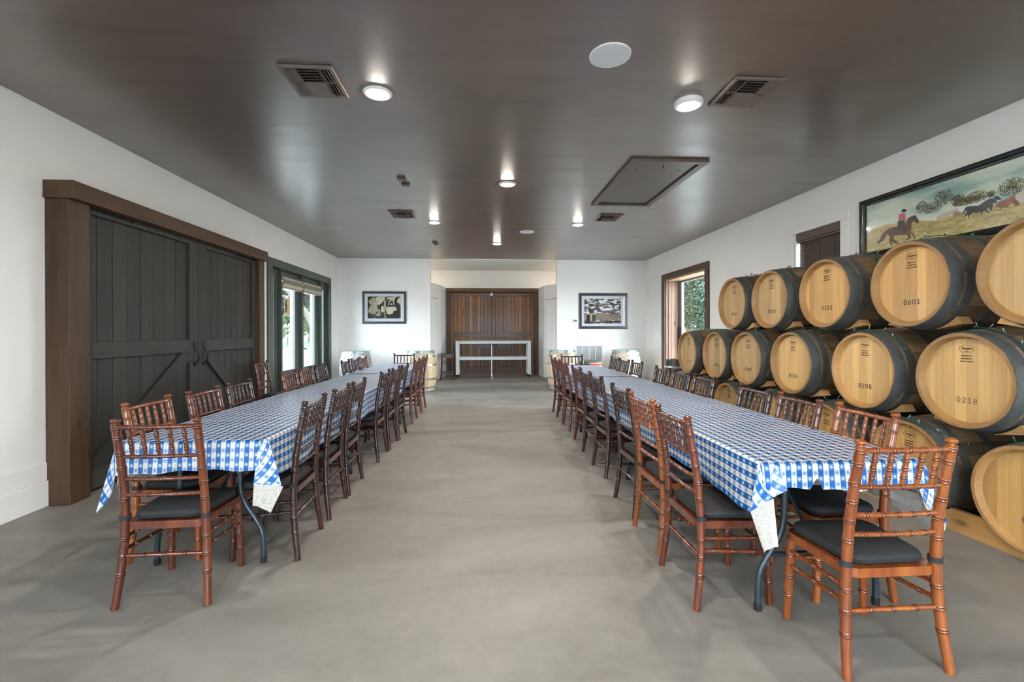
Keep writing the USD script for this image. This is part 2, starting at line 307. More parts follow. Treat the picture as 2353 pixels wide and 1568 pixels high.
def panel_door(name, a, b, off, w, label, knob_at):
    """six-panel white door on the partition face a->b, starting `off` before b"""
    a, b = np.array(a), np.array(b); d = (b - a) / np.linalg.norm(b - a); side = 1 if a[0] < 0 else -1
    nn = np.array([d[1], -d[0]]) * (1 if d[1] * side > 0 else -1)
    s = b - d * off
    t = thing(name, label, None, (s[0], s[1], AZ), math.atan2(-d[1], -d[0]), kind='structure')
    # local x runs from s away towards a, local y along +-normal
    ln = rotz(-math.atan2(-d[1], -d[0])) @ np.array([nn[0], nn[1], 0]); q = 1 if ln[1] > 0 else -1
    def b_(x0, x1, z0, z1, y0, y1, c=0.003): return bx((x0, q * y0, z0), (x1, q * y1, z1), c)
    Hh = 2.08
    obj('leaf', b_(0, w, 0.01, Hh, 0.0, 0.008), m_trim, t)
    for z0, z1 in ((0, 0.22), (0.80, 0.93), (1.56, 1.66), (Hh - 0.11, Hh)): obj('rail', b_(0.0, w, z0 + 0.012, z1 - 0.002, 0.008, 0.014), m_trim, t)
    for x0, x1 in ((0, 0.11), (w / 2 - 0.05, w / 2 + 0.05), (w - 0.11, w)): obj('stile', b_(x0 + 0.001, x1 - 0.001, 0.012, Hh - 0.002, 0.008, 0.0145), m_trim, t)
    for x0, x1 in ((0.14, w / 2 - 0.08), (w / 2 + 0.08, w - 0.14)):
        for z0, z1 in ((0.25, 0.77), (0.96, 1.53), (1.69, Hh - 0.14)): obj('raised_panel', b_(x0, x1, z0, z1, 0.006, 0.0125, 0.005), m_trim, t)
    obj('casing', b_(-0.018, -0.004, 0, Hh + 0.012, 0, 0.004, 0.001), m_shadowgap, t); obj('casing', b_(-0.004, w, Hh + 0.002, Hh + 0.012, 0, 0.004, 0.001), m_shadowgap, t)  # grey strips paint the shadow gap around the leaf, not a casing
    kx = w - 0.06 if knob_at else 0.06
    obj('door_knob', xf(lathe([(0, 0), (0.02, 0.002), (0.012, 0.02), (0.026, 0.04), (0.022, 0.055), (0, 0.06)], 14, 'y'), R=np.diag([1, q, 1]), t=(kx, q * 0.014, 0.92)), m_iron, t, smooth=40, label='small dark door knob')
m_shadowgap = plain('door_gap', S(120, 118, 114), 0.8)
panel_door('door_3', PL[0], PL[1], 0.24, 0.78, 'white six-panel door on the left partition of the alcove', True)
panel_door('door_4', PR[0], PR[1], 0.10, 0.80, 'white six-panel door on the right partition of the alcove', True)

# baseboards
b = thing('baseboard_left', 'tall two-board white baseboard along the near left wall', None, kind='structure')
obj('base_board', bx((XL, YF, 0), (XL + 0.022, 3.752, 0.197), 0.003), m_trim, b); obj('cap_board', bx((XL, YF, 0.198), (XL + 0.011, 3.752, 0.337), 0.003), m_trim, b)
struct('baseboard_back', bx((XL, YB - 0.02, 0), (OX0, YB, 0.235), 0.003), m_trim, 'white baseboard left on the end wall')
struct('baseboard_back_001', bx((OX1, YB - 0.02, 0), (XR - 0.02, YB, 0.235), 0.003), m_trim, 'white baseboard right on the end wall')
struct('baseboard_right', bx((XR - 0.02, YF, 0), (XR, YB, 0.235), 0.003), m_trim, 'white baseboard along the barrel wall')

# ------------------------------------------------------------------ barn doors on the left wall
m_bolt = plain('bolt_dark', S(26, 28, 28), 0.5, 0.6)
fr = thing('trim_1', 'heavy dark-stained timber frame around the charcoal barn doors', None, kind='structure')
obj('post', bx((XL, 3.745, 0), (-3.172, 3.935, 2.376), 0.004), m_post, fr); obj('post', bx((XL, 6.79, 0), (-3.172, 6.94, 2.376), 0.004), m_post, fr)
obj('header', bx((XL, 3.728, 2.376), (-3.124, 6.955, 2.514), 0.004), m_posty, fr)
def barn_leaf(name, y0, y1, hinge_left, label):
    t = thing(name, label, None, kind='structure')
    xb, xf_ = -3.254, -3.224
    n = 9; w = (y1 - y0) / n
    obj('backing', bx((XL + 0.0005, y0, 0.03), (xb - 0.012, y1, 2.39)), m_bolt, t)
    for i in range(n):
        obj('plank', bx((xb - 0.0115, y0 + i * w + 0.003, 0.03), (xb + rng.uniform(-0.0015, 0.0015), y0 + (i + 1) * w - 0.003, 2.395), 0.003), m_char, t)
    def mem(nm, a, b_, c, d, mt): return obj(nm, bx((xb - 0.005, a, c), (xf_, b_, d), 0.003), mt, t)
    if hinge_left: ya, yb_, s0, s1 = y0, y1 - 0.155, y0 + 0.14, y1
    else: ya, yb_, s0, s1 = y0 + 0.155, y1, y0, y1 - 0.13
    if hinge_left: mem('stile', y0, y0 + 0.08, 0.02, 2.38, m_char); mem('stile', y1 - 0.155, y1 - 0.002, 0.02, 2.40, m_char); i0, i1 = y0 + 0.082, y1 - 0.157
    else: mem('stile', y0 + 0.002, y0 + 0.155, 0.02, 2.40, m_char); mem('stile', y1 - 0.10, y1, 0.02, 2.38, m_char); i0, i1 = y0 + 0.157, y1 - 0.102
    mem('top_rail', i0, i1, 2.322, 2.402, m_chary); mem('middle_rail', i0, i1, 1.115, 1.256, m_chary); mem('bottom_rail', i0, i1, 0.03, 0.19, m_chary)
    A, B = ((i0, 0.19), (i1, 1.115)) if hinge_left else ((i1, 0.19), (i0, 1.115))
    d = np.array(B) - np.array(A); d /= np.linalg.norm(d); nn = np.array([-d[1], d[0]]) * 0.075
    P = Polygon([np.array(A) - d * .3 + nn, np.array(B) + d * .3 + nn, np.array(B) + d * .3 - nn, np.array(A) - d * .3 - nn]).intersection(sbox(i0, 0.192, i1, 1.113))
    obj('brace', prism(P, xf_ - xb + 0.003, 'yz', xb - 0.004), m_char, t)
    # strap hinge
    h0, h1 = (y0 + 0.02, y0 + 0.52) if hinge_left else (y1 - 0.50, y1 - 0.02)
    hp = sbox(h0, 2.352, h1, 2.378).union(Point(h1 if hinge_left else h0, 2.365).buffer(0.022))
    hg = obj('strap_hinge', prism(hp, 0.005, 'yz', xf_), m_iron, t)
    for yy in (h0 + 0.19, h0 + 0.38): obj('bolt', xf(lathe([(0, 0), (0.012, 0), (0.009, 0.007), (0, 0.008)], 10, 'x'), t=(xf_ + 0.005, yy, 2.365)), m_bolt, hg)
    yh = y1 - 0.075 if hinge_left else y0 + 0.085
    g = MB()
    leafp = Polygon([(yh, 1.235), (yh + 0.022, 1.20), (yh + 0.014, 1.165), (yh, 1.155), (yh - 0.014, 1.165), (yh - 0.022, 1.20)])
    g.add(*prism(leafp, 0.005, 'yz', xf_)); g.add(*prism(Point(yh, 0.965).buffer(0.016), 0.005, 'yz', xf_))
    ts = np.linspace(0, 1, 12)
    g.add(*tube([(xf_ + 0.003 + 0.045 * math.sin(PI * q), yh + 0.012 * math.sin(PI * q), 1.16 - 0.195 * q) for q in ts], 0.008, 8))
    obj('door_handle', g, m_iron, t, smooth=40, label='black hammered iron pull handle')
barn_leaf('door_1', 3.937, 5.448, True, 'near charcoal plank barn door with a diagonal brace')
barn_leaf('door_2', 5.452, 6.788, False, 'far charcoal plank barn door with a diagonal brace')

# ------------------------------------------------------------------ glazed doors, left wall
w = thing('window_1', 'grey-green framed glass doors with side panels beyond the barn doors', None, kind='structure')
def gb(lo, hi, nm='frame', mt=None, c=0.004): return obj(nm, bx(lo, hi, c), mt or m_green, w)
XO = XL - WT
gb((XL, 7.39, 0), (XL + 0.025, 7.56, 2.53), 'casing'); gb((XL, 10.30, 0), (XL + 0.025, 10.42, 2.53), 'casing'); gb((XL, 7.562, 2.40), (XL + 0.025, 10.298, 2.53), 'casing')
gb((XO, GD[0], 0), (XL - 0.001, GD[0] + 0.05, 2.45), 'jamb'); gb((XO, GD[2] - 0.05, 0), (XL - 0.001, GD[2], 2.45), 'jamb'); gb((XO, GD[0] + 0.05, 2.40), (XL - 0.001, GD[2] - 0.05, GD[3]), 'jamb')
gb((XO, GD[0] + 0.05, 0.0), (XL - 0.002, GD[2] - 0.05, 0.04), 'sill')
for y in (7.955, 8.875, 9.875): gb((XL - 0.20, y - 0.026, 0.04), (XL - 0.005, y + 0.026, 2.40), 'mullion')
PX0, PX1 = XL - 0.115, XL - 0.065
def panel(y0, y1, st0, st1, zb, zt):
    gb((PX0, y0, 0.045), (PX1, y0 + st0, 2.395), 'stile'); gb((PX0, y1 - st1, 0.045), (PX1, y1, 2.395), 'stile')
    gb((PX0, y0 + st0, zt), (PX1, y1 - st1, 2.395), 'top_rail'); gb((PX0, y0 + st0, 0.045), (PX1, y1 - st1, zb), 'bottom_rail')
    gb((PX0 + 0.022, y0 + st0, zb), (PX0 + 0.028, y1 - st1, zt), 'pane', m_pane, 0)
    gb((PX0 - 0.045, y1 - st1 + 0.002, zb), (PX0 - 0.002, y1 - st1 + 0.028, zt), 'outer_stop', m_jamb)  # white strip paints the sunlight along the outer stile edge
    gb((PX1 - 0.001, y0 + st0 + 0.04, 0.18), (PX1 + 0.004, y1 - st1 - 0.04, zb - 0.10), 'kick_panel')
panel(7.505, 7.925, 0.13, 0.14, 0.64, 2.26); panel(7.985, 8.845, 0.03, 0.19, 0.66, 2.25); panel(8.905, 9.845, 0.02, 0.20, 0.66, 2.25); panel(9.905, 10.305, 0.10, 0.12, 0.66, 2.25)
hd = MB(); hd.add(*tube([(PX1, 8.925, 1.02), (PX1 + 0.05, 8.925, 1.02), (PX1 + 0.055, 8.98, 1.02), (PX1 + 0.05, 9.05, 1.0)], 0.011, 8)); hd.add(*tube([(PX1, 8.925, 1.12), (PX1 + 0.02, 8.925, 1.12)], 0.02, 10))
obj('door_lever', hd, m_bolt, w, smooth=40, label='black lever handle')
m_stripe = M('striped_shade', {'tc': ('texture_coordinate', {}), 'sp': ('separate_xyz', {}), 'm': ('math', {'math_type': 'multiply', 'value2': 5.2}), 'fr': ('math', {'math_type': 'fraction'}),
    'r': ('rgb_ramp', {'ramp': [(0.0, S(206, 186, 160)), (0.22, S(206, 186, 160)), (0.25, S(126, 134, 124)), (0.62, S(126, 134, 124)), (0.65, S(206, 186, 160)), (0.85, S(206, 186, 160)), (0.88, S(126, 134, 124)), (1, S(126, 134, 124))], 'interpolate': False}), 'p': ('principled_bsdf', {'roughness': 0.85})},
    [('tc.object', 'sp.vector'), ('sp.z', 'm.value1'), ('m.value', 'fr.value1'), ('fr.value', 'r.fac'), ('r.color', 'p.base_color')], 'p.BSDF')
for i, (y0, y1, lab) in enumerate(((7.99, 8.845, 'rolled-up striped fabric shade on the nearer glass door'), (8.91, 9.85, 'rolled-up striped fabric shade on the farther glass door'))):
    t = thing('roller_shade', lab, 'window shade', group=None)
    z = 2.19
    prof = [(XL - 0.035 + 0.050 * math.cos(a), z - 0.0 + 0.105 * math.sin(a)) for a in np.linspace(0, 2 * PI, 18, endpoint=False)]
    obj('rolled_fabric', prism(Polygon(prof), y1 - y0, 'xz', y0), m_stripe, t, smooth=40)
    obj('head_rail', bx((XL - 0.06, y0, 2.29), (XL - 0.02, y1, 2.32), 0.003), m_green, t)
    obj('cleat', xf(lathe([(0, 0), (0.02, 0), (0.02, 0.012), (0, 0.014)], 12, 'x'), t=(XL - 0.004, y0 - 0.035, 2.20 + 0.02 * i)), m_jamb, t)

# ------------------------------------------------------------------ big window, right wall
m_jambw = wood('reveal_plank', S(104, 78, 62), S(150, 116, 94), 'z', 34, 0.6, 0, 0.2, 0.9)
m_wtrim = wood('window_trim_wood', S(70, 52, 40), S(100, 77, 60), 'z', 50, 0.55, 0, 0.2)
m_wtrimy = wood('window_trim_head', S(70, 52, 40), S(100, 77, 60), 'y', 50, 0.55, 0, 0.2)
m_soff = wood('window_soffit', S(160, 124, 92), S(206, 172, 134), 'y', 40, 0.6, 0, 0.2)
w = thing('window_2', 'tall window with brown wood casing and deep plank reveal beyond the barrels', None, kind='structure')
gb((XR - 0.03, 7.82, 0.16), (XR, 7.96, 2.46), 'casing', m_wtrim); gb((XR - 0.03, 9.76, 0.16), (XR, 9.915, 2.46), 'casing', m_wtrim); gb((XR - 0.03, 7.82, 2.461), (XR, 9.915, 2.582), 'casing', m_wtrimy)
gb((XR - 0.03, 7.96, 0.16), (XR, 9.76, 0.28), 'casing', m_wtrimy)
gb((XR + 0.001, 9.735, 0.28), (XR + 0.055, 9.76, 2.458), 'reveal_plank', m_jambw); 
for i, (a, b_) in enumerate(((4.178, 4.262), (4.264, 4.345), (4.347, 4.38))): gb((a, 9.728, 0.28), (b_, 9.76, 2.458), 'reveal_plank', m_jambw)
gb((4.118, 9.728, 0.28), (4.176, 9.76, 2.458), 'reveal_plank', m_jambw)
gb((XR + 0.001, 7.96, 0.28), (4.38, 7.985, 2.458), 'reveal_plank', m_jambw); gb((XR + 0.001, 7.985, 2.43), (4.38, 9.73, 2.458), 'soffit_board', m_soff); gb((XR + 0.001, 7.985, 0.28), (4.38, 9.735, 0.31), 'sill_board', m_wtrimy)
br = MB()
for i in range(38):
    z = 0.312 + i * 0.049
    br.box(np.array((XR + 0.056, 9.715, z)), np.array((4.117, 9.75, z + 0.042)), 0.003)
m_brick = plain('brick_red', S(176, 122, 102), 0.8, noise=0.25, nscale=14, bump=0.3, bscale=90)
obj('brick_edging', br, m_brick, w, label='narrow stack of pale red bricks in the reveal', kind='stuff')
m_alum = plain('grey_aluminium', S(150, 152, 158), 0.4, 0.4)
gb((4.36, 9.62, 0.31), (4.42, 9.727, 2.43), 'sash_stile', m_alum); gb((4.36, 7.985, 0.31), (4.42, 8.03, 2.43), 'sash_stile', m_alum); gb((4.36, 8.03, 2.39), (4.42, 9.62, 2.43), 'sash_rail', m_alum); gb((4.36, 8.03, 0.31), (4.42, 9.62, 0.36), 'sash_rail', m_alum)
gb((4.385, 8.03, 0.36), (4.391, 9.62, 2.39), 'pane', m_pane, 0)
gb((4.33, 9.66, 0.9), (4.358, 9.70, 1.42), 'sash_handle', m_bolt)

# ------------------------------------------------------------------ blind window, right wall
w = thing('window_3', 'white-cased window with closed brown wooden blinds above the barrels', None, kind='structure')
gb((XR - 0.022, 4.745, 1.2), (XR, 4.86, 2.58), 'casing', m_trim); gb((XR - 0.022, 5.63, 1.2), (XR, 5.73, 2.58), 'casing', m_trim); gb((XR - 0.022, 4.745, 2.581), (XR, 5.73, 2.685), 'casing', m_trim); gb((XR - 0.022, 4.86, 1.2), (XR, 5.63, 1.30), 'casing', m_trim)
gb((XR + 0.10, 4.86, 1.30), (XR + 0.106, 5.63, 2.58), 'pane', m_pane, 0)
for a, b_ in ((4.86, 4.875), (5.615, 5.63)): gb((XR + 0.002, a, 1.3), (XR + 0.14, b_, 2.58), 'jamb', m_trim)
bl = thing('window_blind', 'closed dark brown wooden slat blind in the window above the barrels', 'window blind')
m_slat = wood('blind_slat', S(66, 52, 44), S(88, 70, 60), 'y', 60, 0.45, 0.1, 0.1)
obj('valance', bx((XR + 0.004, 4.878, 2.485), (XR + 0.02, 5.612, 2.578), 0.003), m_slat, bl); obj('head_rail', bx((XR + 0.021, 4.878, 2.46), (XR + 0.08, 5.612, 2.578), 0.003), m_slat, bl)
for i in range(30):
    z = 2.468 - i * 0.0375
    mm = MB().box(np.array((-0.024, 4.88, -0.0015)), np.array((0.024, 5.59, 0.0015)), 0.0006, None); v, f = mm.out()
    obj('slat', xf((v * [1, 1, 1], f), R=roty(math.radians(-74)), t=(XR + 0.045, 0, z)), m_slat, bl)
for y in (4.99, 5.235, 5.47): obj('ladder_cord', tube([(XR + 0.027, y, 2.485), (XR + 0.028, y, 1.34)], 0.0022, 6), m_bolt, bl)
m_blue = plain('blue_plastic', S(30, 84, 160), 0.4)
obj('cord_tassel', xf(lathe([(0, 0), (0.008, 0.004), (0.010, 0.02), (0.005, 0.034), (0, 0.036)], 10), t=(XR + 0.022, 4.925, 2.30)), m_blue, bl, smooth=40, label='small blue plastic cord tassel')
# ------------------------------------------------------------------ ceiling fixtures
m_white = plain('white_plastic', S(232, 231, 229), 0.4)
m_lamp = emit('lamp_glow', (1.0, 0.90, 0.78), LAMP)
m_lampa = emit('lamp_glow_warm', (1.0, 0.84, 0.66), LAMP_ALCOVE)
def down(x, y, label, drop=0.010, mat=None, z=H, group=None):
    t = thing('ceiling_light', label, 'ceiling light', (x, y, z), group=group)
    obj('trim_ring', lathe([(0.074, -drop - 0.0015), (0.078, -drop - 0.003), (0.098, -drop), (0.104, -drop + 0.006), (0.104, 0.0), (0.07, 0.0), (0.074, -drop - 0.0015)], 40), m_white, t, smooth=40)
    obj('lens', lathe([(0, -drop - 0.0135), (0.025, -drop - 0.0130), (0.048, -drop - 0.0112), (0.064, -drop - 0.0078), (0.0735, -drop - 0.0016), (0.0738, -0.002), (0, -0.002)], 36), mat or m_lamp, t, smooth=60, label='glowing domed lens')
down(-0.741, 3.368, 'round recessed ceiling light nearest the viewer on the left, beside the large vent')
down(1.573, 3.345, 'round surface ceiling light nearest the viewer on the right, standing proud beside a vent', 0.034)
down(0.319, 5.348, 'round ceiling light in the middle of the ceiling, left of the access hatch')
down(-0.728, 7.294, 'round ceiling light beside the small far vent on the left')
down(1.582, 7.305, 'round ceiling light beside the small far vent on the right')
down(0.328, 8.993, 'round ceiling light nearest the far opening')
for x, y in ((0.32, 1.4), (-0.74, -0.6), (1.58, -0.6), (0.32, -2.4)): down(x, y, 'round recessed ceiling light behind or above the viewer', group='ceiling lights out of view')
for x in (-1.85, 2.55): down(x, 11.7, 'warm ceiling light hidden behind the alcove partition', mat=m_lampa, z=H - 0.012, group='alcove lights out of view')
m_spk = plain('speaker_grille', S(214, 216, 222), 0.6, bump=0.2, bscale=900, bdist=0.0005)
for x, y, lab in ((0.816, 2.813, 'large round white ceiling speaker near the viewer'), (0.812, 7.901, 'round white ceiling speaker far down the room')):
    t = thing('ceiling_speaker', lab, 'speaker', (x, y, H))
    obj('grille', lathe([(0, -0.009), (0.120, -0.009), (0.1245, -0.007), (0.1245, -0.001), (0, -0.001)], 48), m_spk, t, smooth=40)
    obj('rim', lathe([(0.1248, -0.007), (0.129, -0.006), (0.130, 0.0), (0.1248, 0.0), (0.1248, -0.007)], 48), m_white, t, smooth=40)
m_vent = plain('vent_metal_brown', S(118, 106, 100), 0.45, 0.25, noise=0.08)
m_dark = plain('duct_dark', S(22, 18, 17), 0.9)
def vent(cx, cy, label, tilt=0.0, w=0.352, l=0.40):
    t = thing('ceiling_vent', label, 'air vent', (cx, cy, H)); z0, z1 = -0.016, -0.001
    bd = 0.032
    obj('frame', MB().box(np.array((-w / 2, -l / 2, z0)), np.array((w / 2, -l / 2 + bd, z1)), 0.004).box(np.array((-w / 2, l / 2 - bd, z0)), np.array((w / 2, l / 2, z1)), 0.004)
        .box(np.array((-w / 2, -l / 2 + bd, z0)), np.array((-w / 2 + bd, l / 2 - bd, z1)), 0.004).box(np.array((w / 2 - bd, -l / 2 + bd, z0)), np.array((w / 2, l / 2 - bd, z1)), 0.004)
        .box(np.array((-0.078, -l / 2 + bd, z0 + 0.003)), np.array((-0.070, l / 2 - bd, z1))).box(np.array((0.070, -l / 2 + bd, z0 + 0.003)), np.array((0.078, l / 2 - bd, z1)))
        .box(np.array((-w / 2 + bd, -0.006, z0 + 0.002)), np.array((-0.078, 0.006, z1))).box(np.array((0.078, -0.006, z0 + 0.002)), np.array((w / 2 - bd, 0.006, z1))), m_vent, t)
    obj('duct_backing', bx((-w / 2 + bd, -l / 2 + bd, -0.002), (w / 2 - bd, l / 2 - bd, -0.0005)), m_dark, t)
    def slat(x, y, lx, ly, ang, ax):
        mm = MB().box(np.array((-lx / 2, -ly / 2, -0.001)), np.array((lx / 2, ly / 2, 0.001))); R = rotx(ang) if ax == 'x' else roty(ang)
        obj('slat', xf(mm.out(), R=R, t=(x, y, z0 + 0.002)), m_vent, t)
    for sx in (-1, 1):
        for k in range(3):
            for sy in (-1, 1): slat(sx * (0.090 + k * 0.021), sy * (l / 4 - bd / 2 + 0.003), 0.02, l / 2 - bd - 0.012, sx * 0.75, 'y')
    for k in range(10):
        y = -l / 2 + bd + 0.017 + k * (l - 2 * bd - 0.034) / 9
        slat(0, y, 0.136, 0.026, 0.75 if k < 5 else -0.75, 'x')
vent(-1.137, 3.235, 'large louvred ceiling vent at the left, nearest the viewer'); vent(1.915, 3.18, 'large louvred ceiling vent at the right, nearest the viewer')
vent(-1.145, 6.805, 'louvred ceiling vent far down the left side'); vent(1.945, 6.825, 'louvred ceiling vent far down the right side, beyond the hatch')
# access hatch
t = thing('access_hatch', 'rectangular attic access panel with raised moulding in the ceiling', 'ceiling hatch', (0, 0, H))
X0, X1, Y0, Y1 = 1.507, 2.315, 4.455, 6.12; fw = 0.075
m_hatch = plain('hatch_paint', S(92, 80, 73), 0.38, noise=0.05, nscale=2)
obj('moulding', bx((X0, Y0, -0.030), (X1, Y0 + fw, -0.0005), 0.003), m_hatch, t); obj('moulding', bx((X0, Y1 - fw, -0.030), (X1, Y1, -0.0005), 0.003), m_hatch, t)
obj('moulding', bx((X0, Y0 + fw, -0.030), (X0 + fw, Y1 - fw, -0.0005), 0.003), m_hatch, t); obj('moulding', bx((X1 - fw, Y0 + fw, -0.030), (X1, Y1 - fw, -0.0005), 0.003), m_hatch, t)
obj('panel', bx((X0 + fw + 0.004, Y0 + fw + 0.004, -0.008), (X1 - fw - 0.004, Y1 - fw - 0.004, -0.0005), 0.001), m_hatch, t)
obj('hook', tube([(1.90, 4.62, -0.008), (1.90, 4.62, -0.03), (1.905, 4.625, -0.04), (1.915, 4.625, -0.034)], 0.004, 8), m_bolt, t, label='small dark hook')
for x, y in ((1.65, 4.75), (2.13, 4.75), (1.65, 5.3), (2.13, 5.3)): obj('screw', xf(lathe([(0, -0.004), (0.008, -0.003), (0.009, 0), (0, 0)], 8), t=(x, y, -0.008)), m_dark, t)
for x, y, lab in ((-0.888, 5.215, 'small square sensor box on the ceiling, nearer of the first pair'), (-0.875, 5.43, 'small square sensor box on the ceiling, farther of the first pair'), (-0.885, 8.90, 'small sensor box near the far wall, nearer one'), (-0.875, 9.08, 'small sensor box near the far wall, farther one')):
    t = thing('ceiling_sensor', lab, 'sensor', (x, y, H)); obj('housing', bx((-0.045, -0.05, -0.022), (0.045, 0.05, -0.0005), 0.005), m_hatch, t); obj('cover', bx((-0.032, -0.036, -0.026), (0.032, 0.036, -0.022), 0.002), m_vent, t)
# ------------------------------------------------------------------ bamboo-turned chairs
def turned(path, r0, nodes, seg=16, n=60, ends=None, ridge=0.0016):
    """a turned rod along a polyline, with pairs of rings at the node fractions"""
    path = np.asarray(path, float); dl = np.r_[0, np.cumsum(np.linalg.norm(np.diff(path, axis=0), axis=1))]; Lh = dl[-1]
    s = set(np.linspace(0, Lh, 9))
    for q in nodes:
        c = q * Lh
        for o in (-0.0125, -0.0095, -0.0065, -0.0035, 0.0, 0.0035, 0.0065, 0.0095, 0.0125): s.add(min(max(c + o, 0), Lh))
    s = np.array(sorted(s)); s = s[np.r_[True, np.diff(s) > 1e-5]]
    P = np.stack([np.interp(s, dl, path[:, k]) for k in range(3)], 1)
    r = np.interp(s, dl, r0) if np.ndim(r0) else np.full(len(s), r0)
    for q in nodes:
        d = s - q * Lh
        r = r + ridge * np.exp(-((np.abs(d) - 0.0058) / 0.0026) ** 2) - ridge * 0.5 * np.exp(-(d / 0.0018) ** 2)
    return tube(P, r, seg)
def rings(path, r0, nodes, seg=14, lift=0.0009):
    path = np.asarray(path, float); dl = np.r_[0, np.cumsum(np.linalg.norm(np.diff(path, axis=0), axis=1))]; Lh = dl[-1]; mb = MB()
    rr_ = lambda s: float(np.interp(s, dl, r0)) if np.ndim(r0) else r0
    for q in nodes:
        for o in (-0.0052, 0.0052):
            s = min(max(q * Lh + o, 0.004), Lh - 0.004); ss = np.array([s - 0.0021, s - 0.0012, s + 0.0012, s + 0.0021])
            P = np.stack([np.interp(ss, dl, path[:, k]) for k in range(3)], 1); mb.add(*tube(P, rr_(s) + np.array([0.0006, 0.0021, 0.0021, 0.0006]) + lift * 0.4, seg, caps=False))
    return mb
def chair_wood(nm, k1, k2, k3, wr):
    return wood(nm, k1, k3, 'z', 34, 0.30, 0.9, 0.06, 0.0, 0.12, mid=k2, wear=wr, coat_rough=0.10)
CW = {'honey': chair_wood('chair_honey', S(84, 34, 12), S(132, 64, 20), S(168, 96, 36), S(206, 150, 92)),
      'russet': chair_wood('chair_russet', S(52, 19, 10), S(92, 39, 17), S(126, 60, 25), S(190, 130, 84)),
      'mahogany': chair_wood('chair_mahogany', S(28, 11, 9), S(52, 21, 15), S(78, 32, 22), S(150, 96, 70))}  # darkest tone puts the shade of back-lit chairs into the wood colour
RING = {'honey': plain('ring_honey', S(84, 38, 18), 0.3, coat=0.7), 'russet': plain('ring_russet', S(58, 24, 14), 0.3, coat=0.7), 'mahogany': plain('ring_mahogany', S(32, 14, 11), 0.3, coat=0.7)}
m_cush = plain('cushion_black', S(34, 35, 37), 0.75, noise=0.12, nscale=40, bump=0.15, bscale=900, bdist=0.0006)
m_brass = plain('brass_screw', S(170, 140, 90), 0.35, 0.8)
def rounded(pts, r=0.03): return Polygon(pts).buffer(-r).buffer(r, quad_segs=6)
def make_chair(tone, label, loc, rz, group):
    t = thing('chiavari_chair', label, 'chair', loc, rz, group); wd = CW[tone]
    rk = RING[tone]
    def rod(nm, path, r0, nodes, seg):
        o_ = obj(nm, turned(path, r0, nodes, seg), wd, t, smooth=40); obj('ring', rings(path, r0, nodes, seg), rk, o_, smooth=40)
    for s in (-1, 1):
        rp = [(s * 0.213, -0.186, 0.0), (s * 0.202, -0.168, 0.14), (s * 0.193, -0.155, 0.28), (s * 0.187, -0.151, 0.42), (s * 0.1845, -0.165, 0.60), (s * 0.184, -0.188, 0.75), (s * 0.184, -0.217, 0.897)]
        zz = np.array([p[2] for p in rp]); 
        rod('back_leg', rp, [0.0165, 0.0185, 0.0195, 0.0195, 0.019, 0.0185, 0.018], [q / 0.905 for q in (0.16, 0.245, 0.33, 0.525, 0.605, 0.685, 0.76, 0.84, 0.893)], 16)
        obj('finial', lathe([(0, 0.0), (0.0185, 0.0), (0.0195, 0.004), (0.0125, 0.008), (0.0120, 0.0105), (0.0180, 0.0150), (0.0207, 0.0215), (0.0180, 0.0290), (0.0100, 0.0335), (0, 0.0345)], 18, ctr=(s * 0.184, -0.2175, 0.895)), wd, t, smooth=40)
        rod('front_leg', [(s * 0.188, 0.192, 0.0), (s * 0.184, 0.184, 0.2), (s * 0.180, 0.172, 0.385)], [0.0165, 0.0185, 0.0195], [0.30, 0.52, 0.78], 16)
        for z0, z1 in ((0.335, 0.325), (0.275, 0.255)):
            rod('side_stretcher', [(s * 0.186, 0.178, z1), (s * 0.190, -0.154, z0)], 0.0095, [0.2, 0.5, 0.8], 10)
        obj('screw', xf(lathe([(0, 0), (0.007, 0), (0.0055, 0.003), (0, 0.004)], 10, 'y'), R=rotz(PI), t=(s * 0.188, -0.168, 0.392)), m_brass, t, label='small brass screw head')
    rod('rear_stretcher', [(-0.19, -0.157, 0.245), (0.19, -0.157, 0.245)], 0.0095, [0.25, 0.5, 0.75], 10)
    rod('front_stretcher', [(-0.180, 0.180, 0.285), (0.180, 0.180, 0.285)], 0.0095, [0.25, 0.5, 0.75], 10)
    def rail(nm, z, y, r=0.0095, nodes=(0.16, 0.33, 0.5, 0.67, 0.84)):
        xs = np.linspace(-0.184, 0.184, 9); rod(nm, [(x, y - 0.012 * (1 - (x / 0.184) ** 2), z) for x in xs], r, nodes, 12)
    rail('top_rail', 0.886, -0.214, 0.0108); rail('back_rail', 0.738, -0.185); rail('back_rail', 0.624, -0.168); rail('back_rail', 0.545, -0.159)
    for k in range(5):
        x = -0.124 + 0.062 * k; b0 = 0.012 * (1 - (x / 0.184) ** 2)
        rod('spindle', [(x, -0.185 - b0, 0.740), (x, -0.189 - b0, 0.760), (x, -0.199 - b0, 0.812), (x, -0.209 - b0, 0.864), (x, -0.2135 - b0, 0.884)], [0.0066, 0.0088, 0.0095, 0.0088, 0.0066], [0.27, 0.5, 0.75], 10)
    out = rounded([(-0.200, 0.200), (0.200, 0.200), (0.182, -0.168), (-0.182, -0.168)], 0.045); inn = rounded([(-0.165, 0.165), (0.165, 0.165), (0.150, -0.130), (-0.150, -0.130)], 0.04)
    for s in (-1, 1): out = out.difference(Point(s * 0.188, -0.151).buffer(0.0205))
    obj('seat_frame', prism(out.difference(inn), 0.036, 'xy', 0.377), wd, t, smooth=30)
    sm = MB()
    cpoly = rounded([(-0.192, 0.192), (0.192, 0.192), (0.160, -0.150), (-0.160, -0.150)], 0.06)
    ring = np.array(cpoly.exterior.coords)[:-1]; c0 = ring.mean(0)
    if Polygon(ring).exterior.is_ccw is False: ring = ring[::-1]
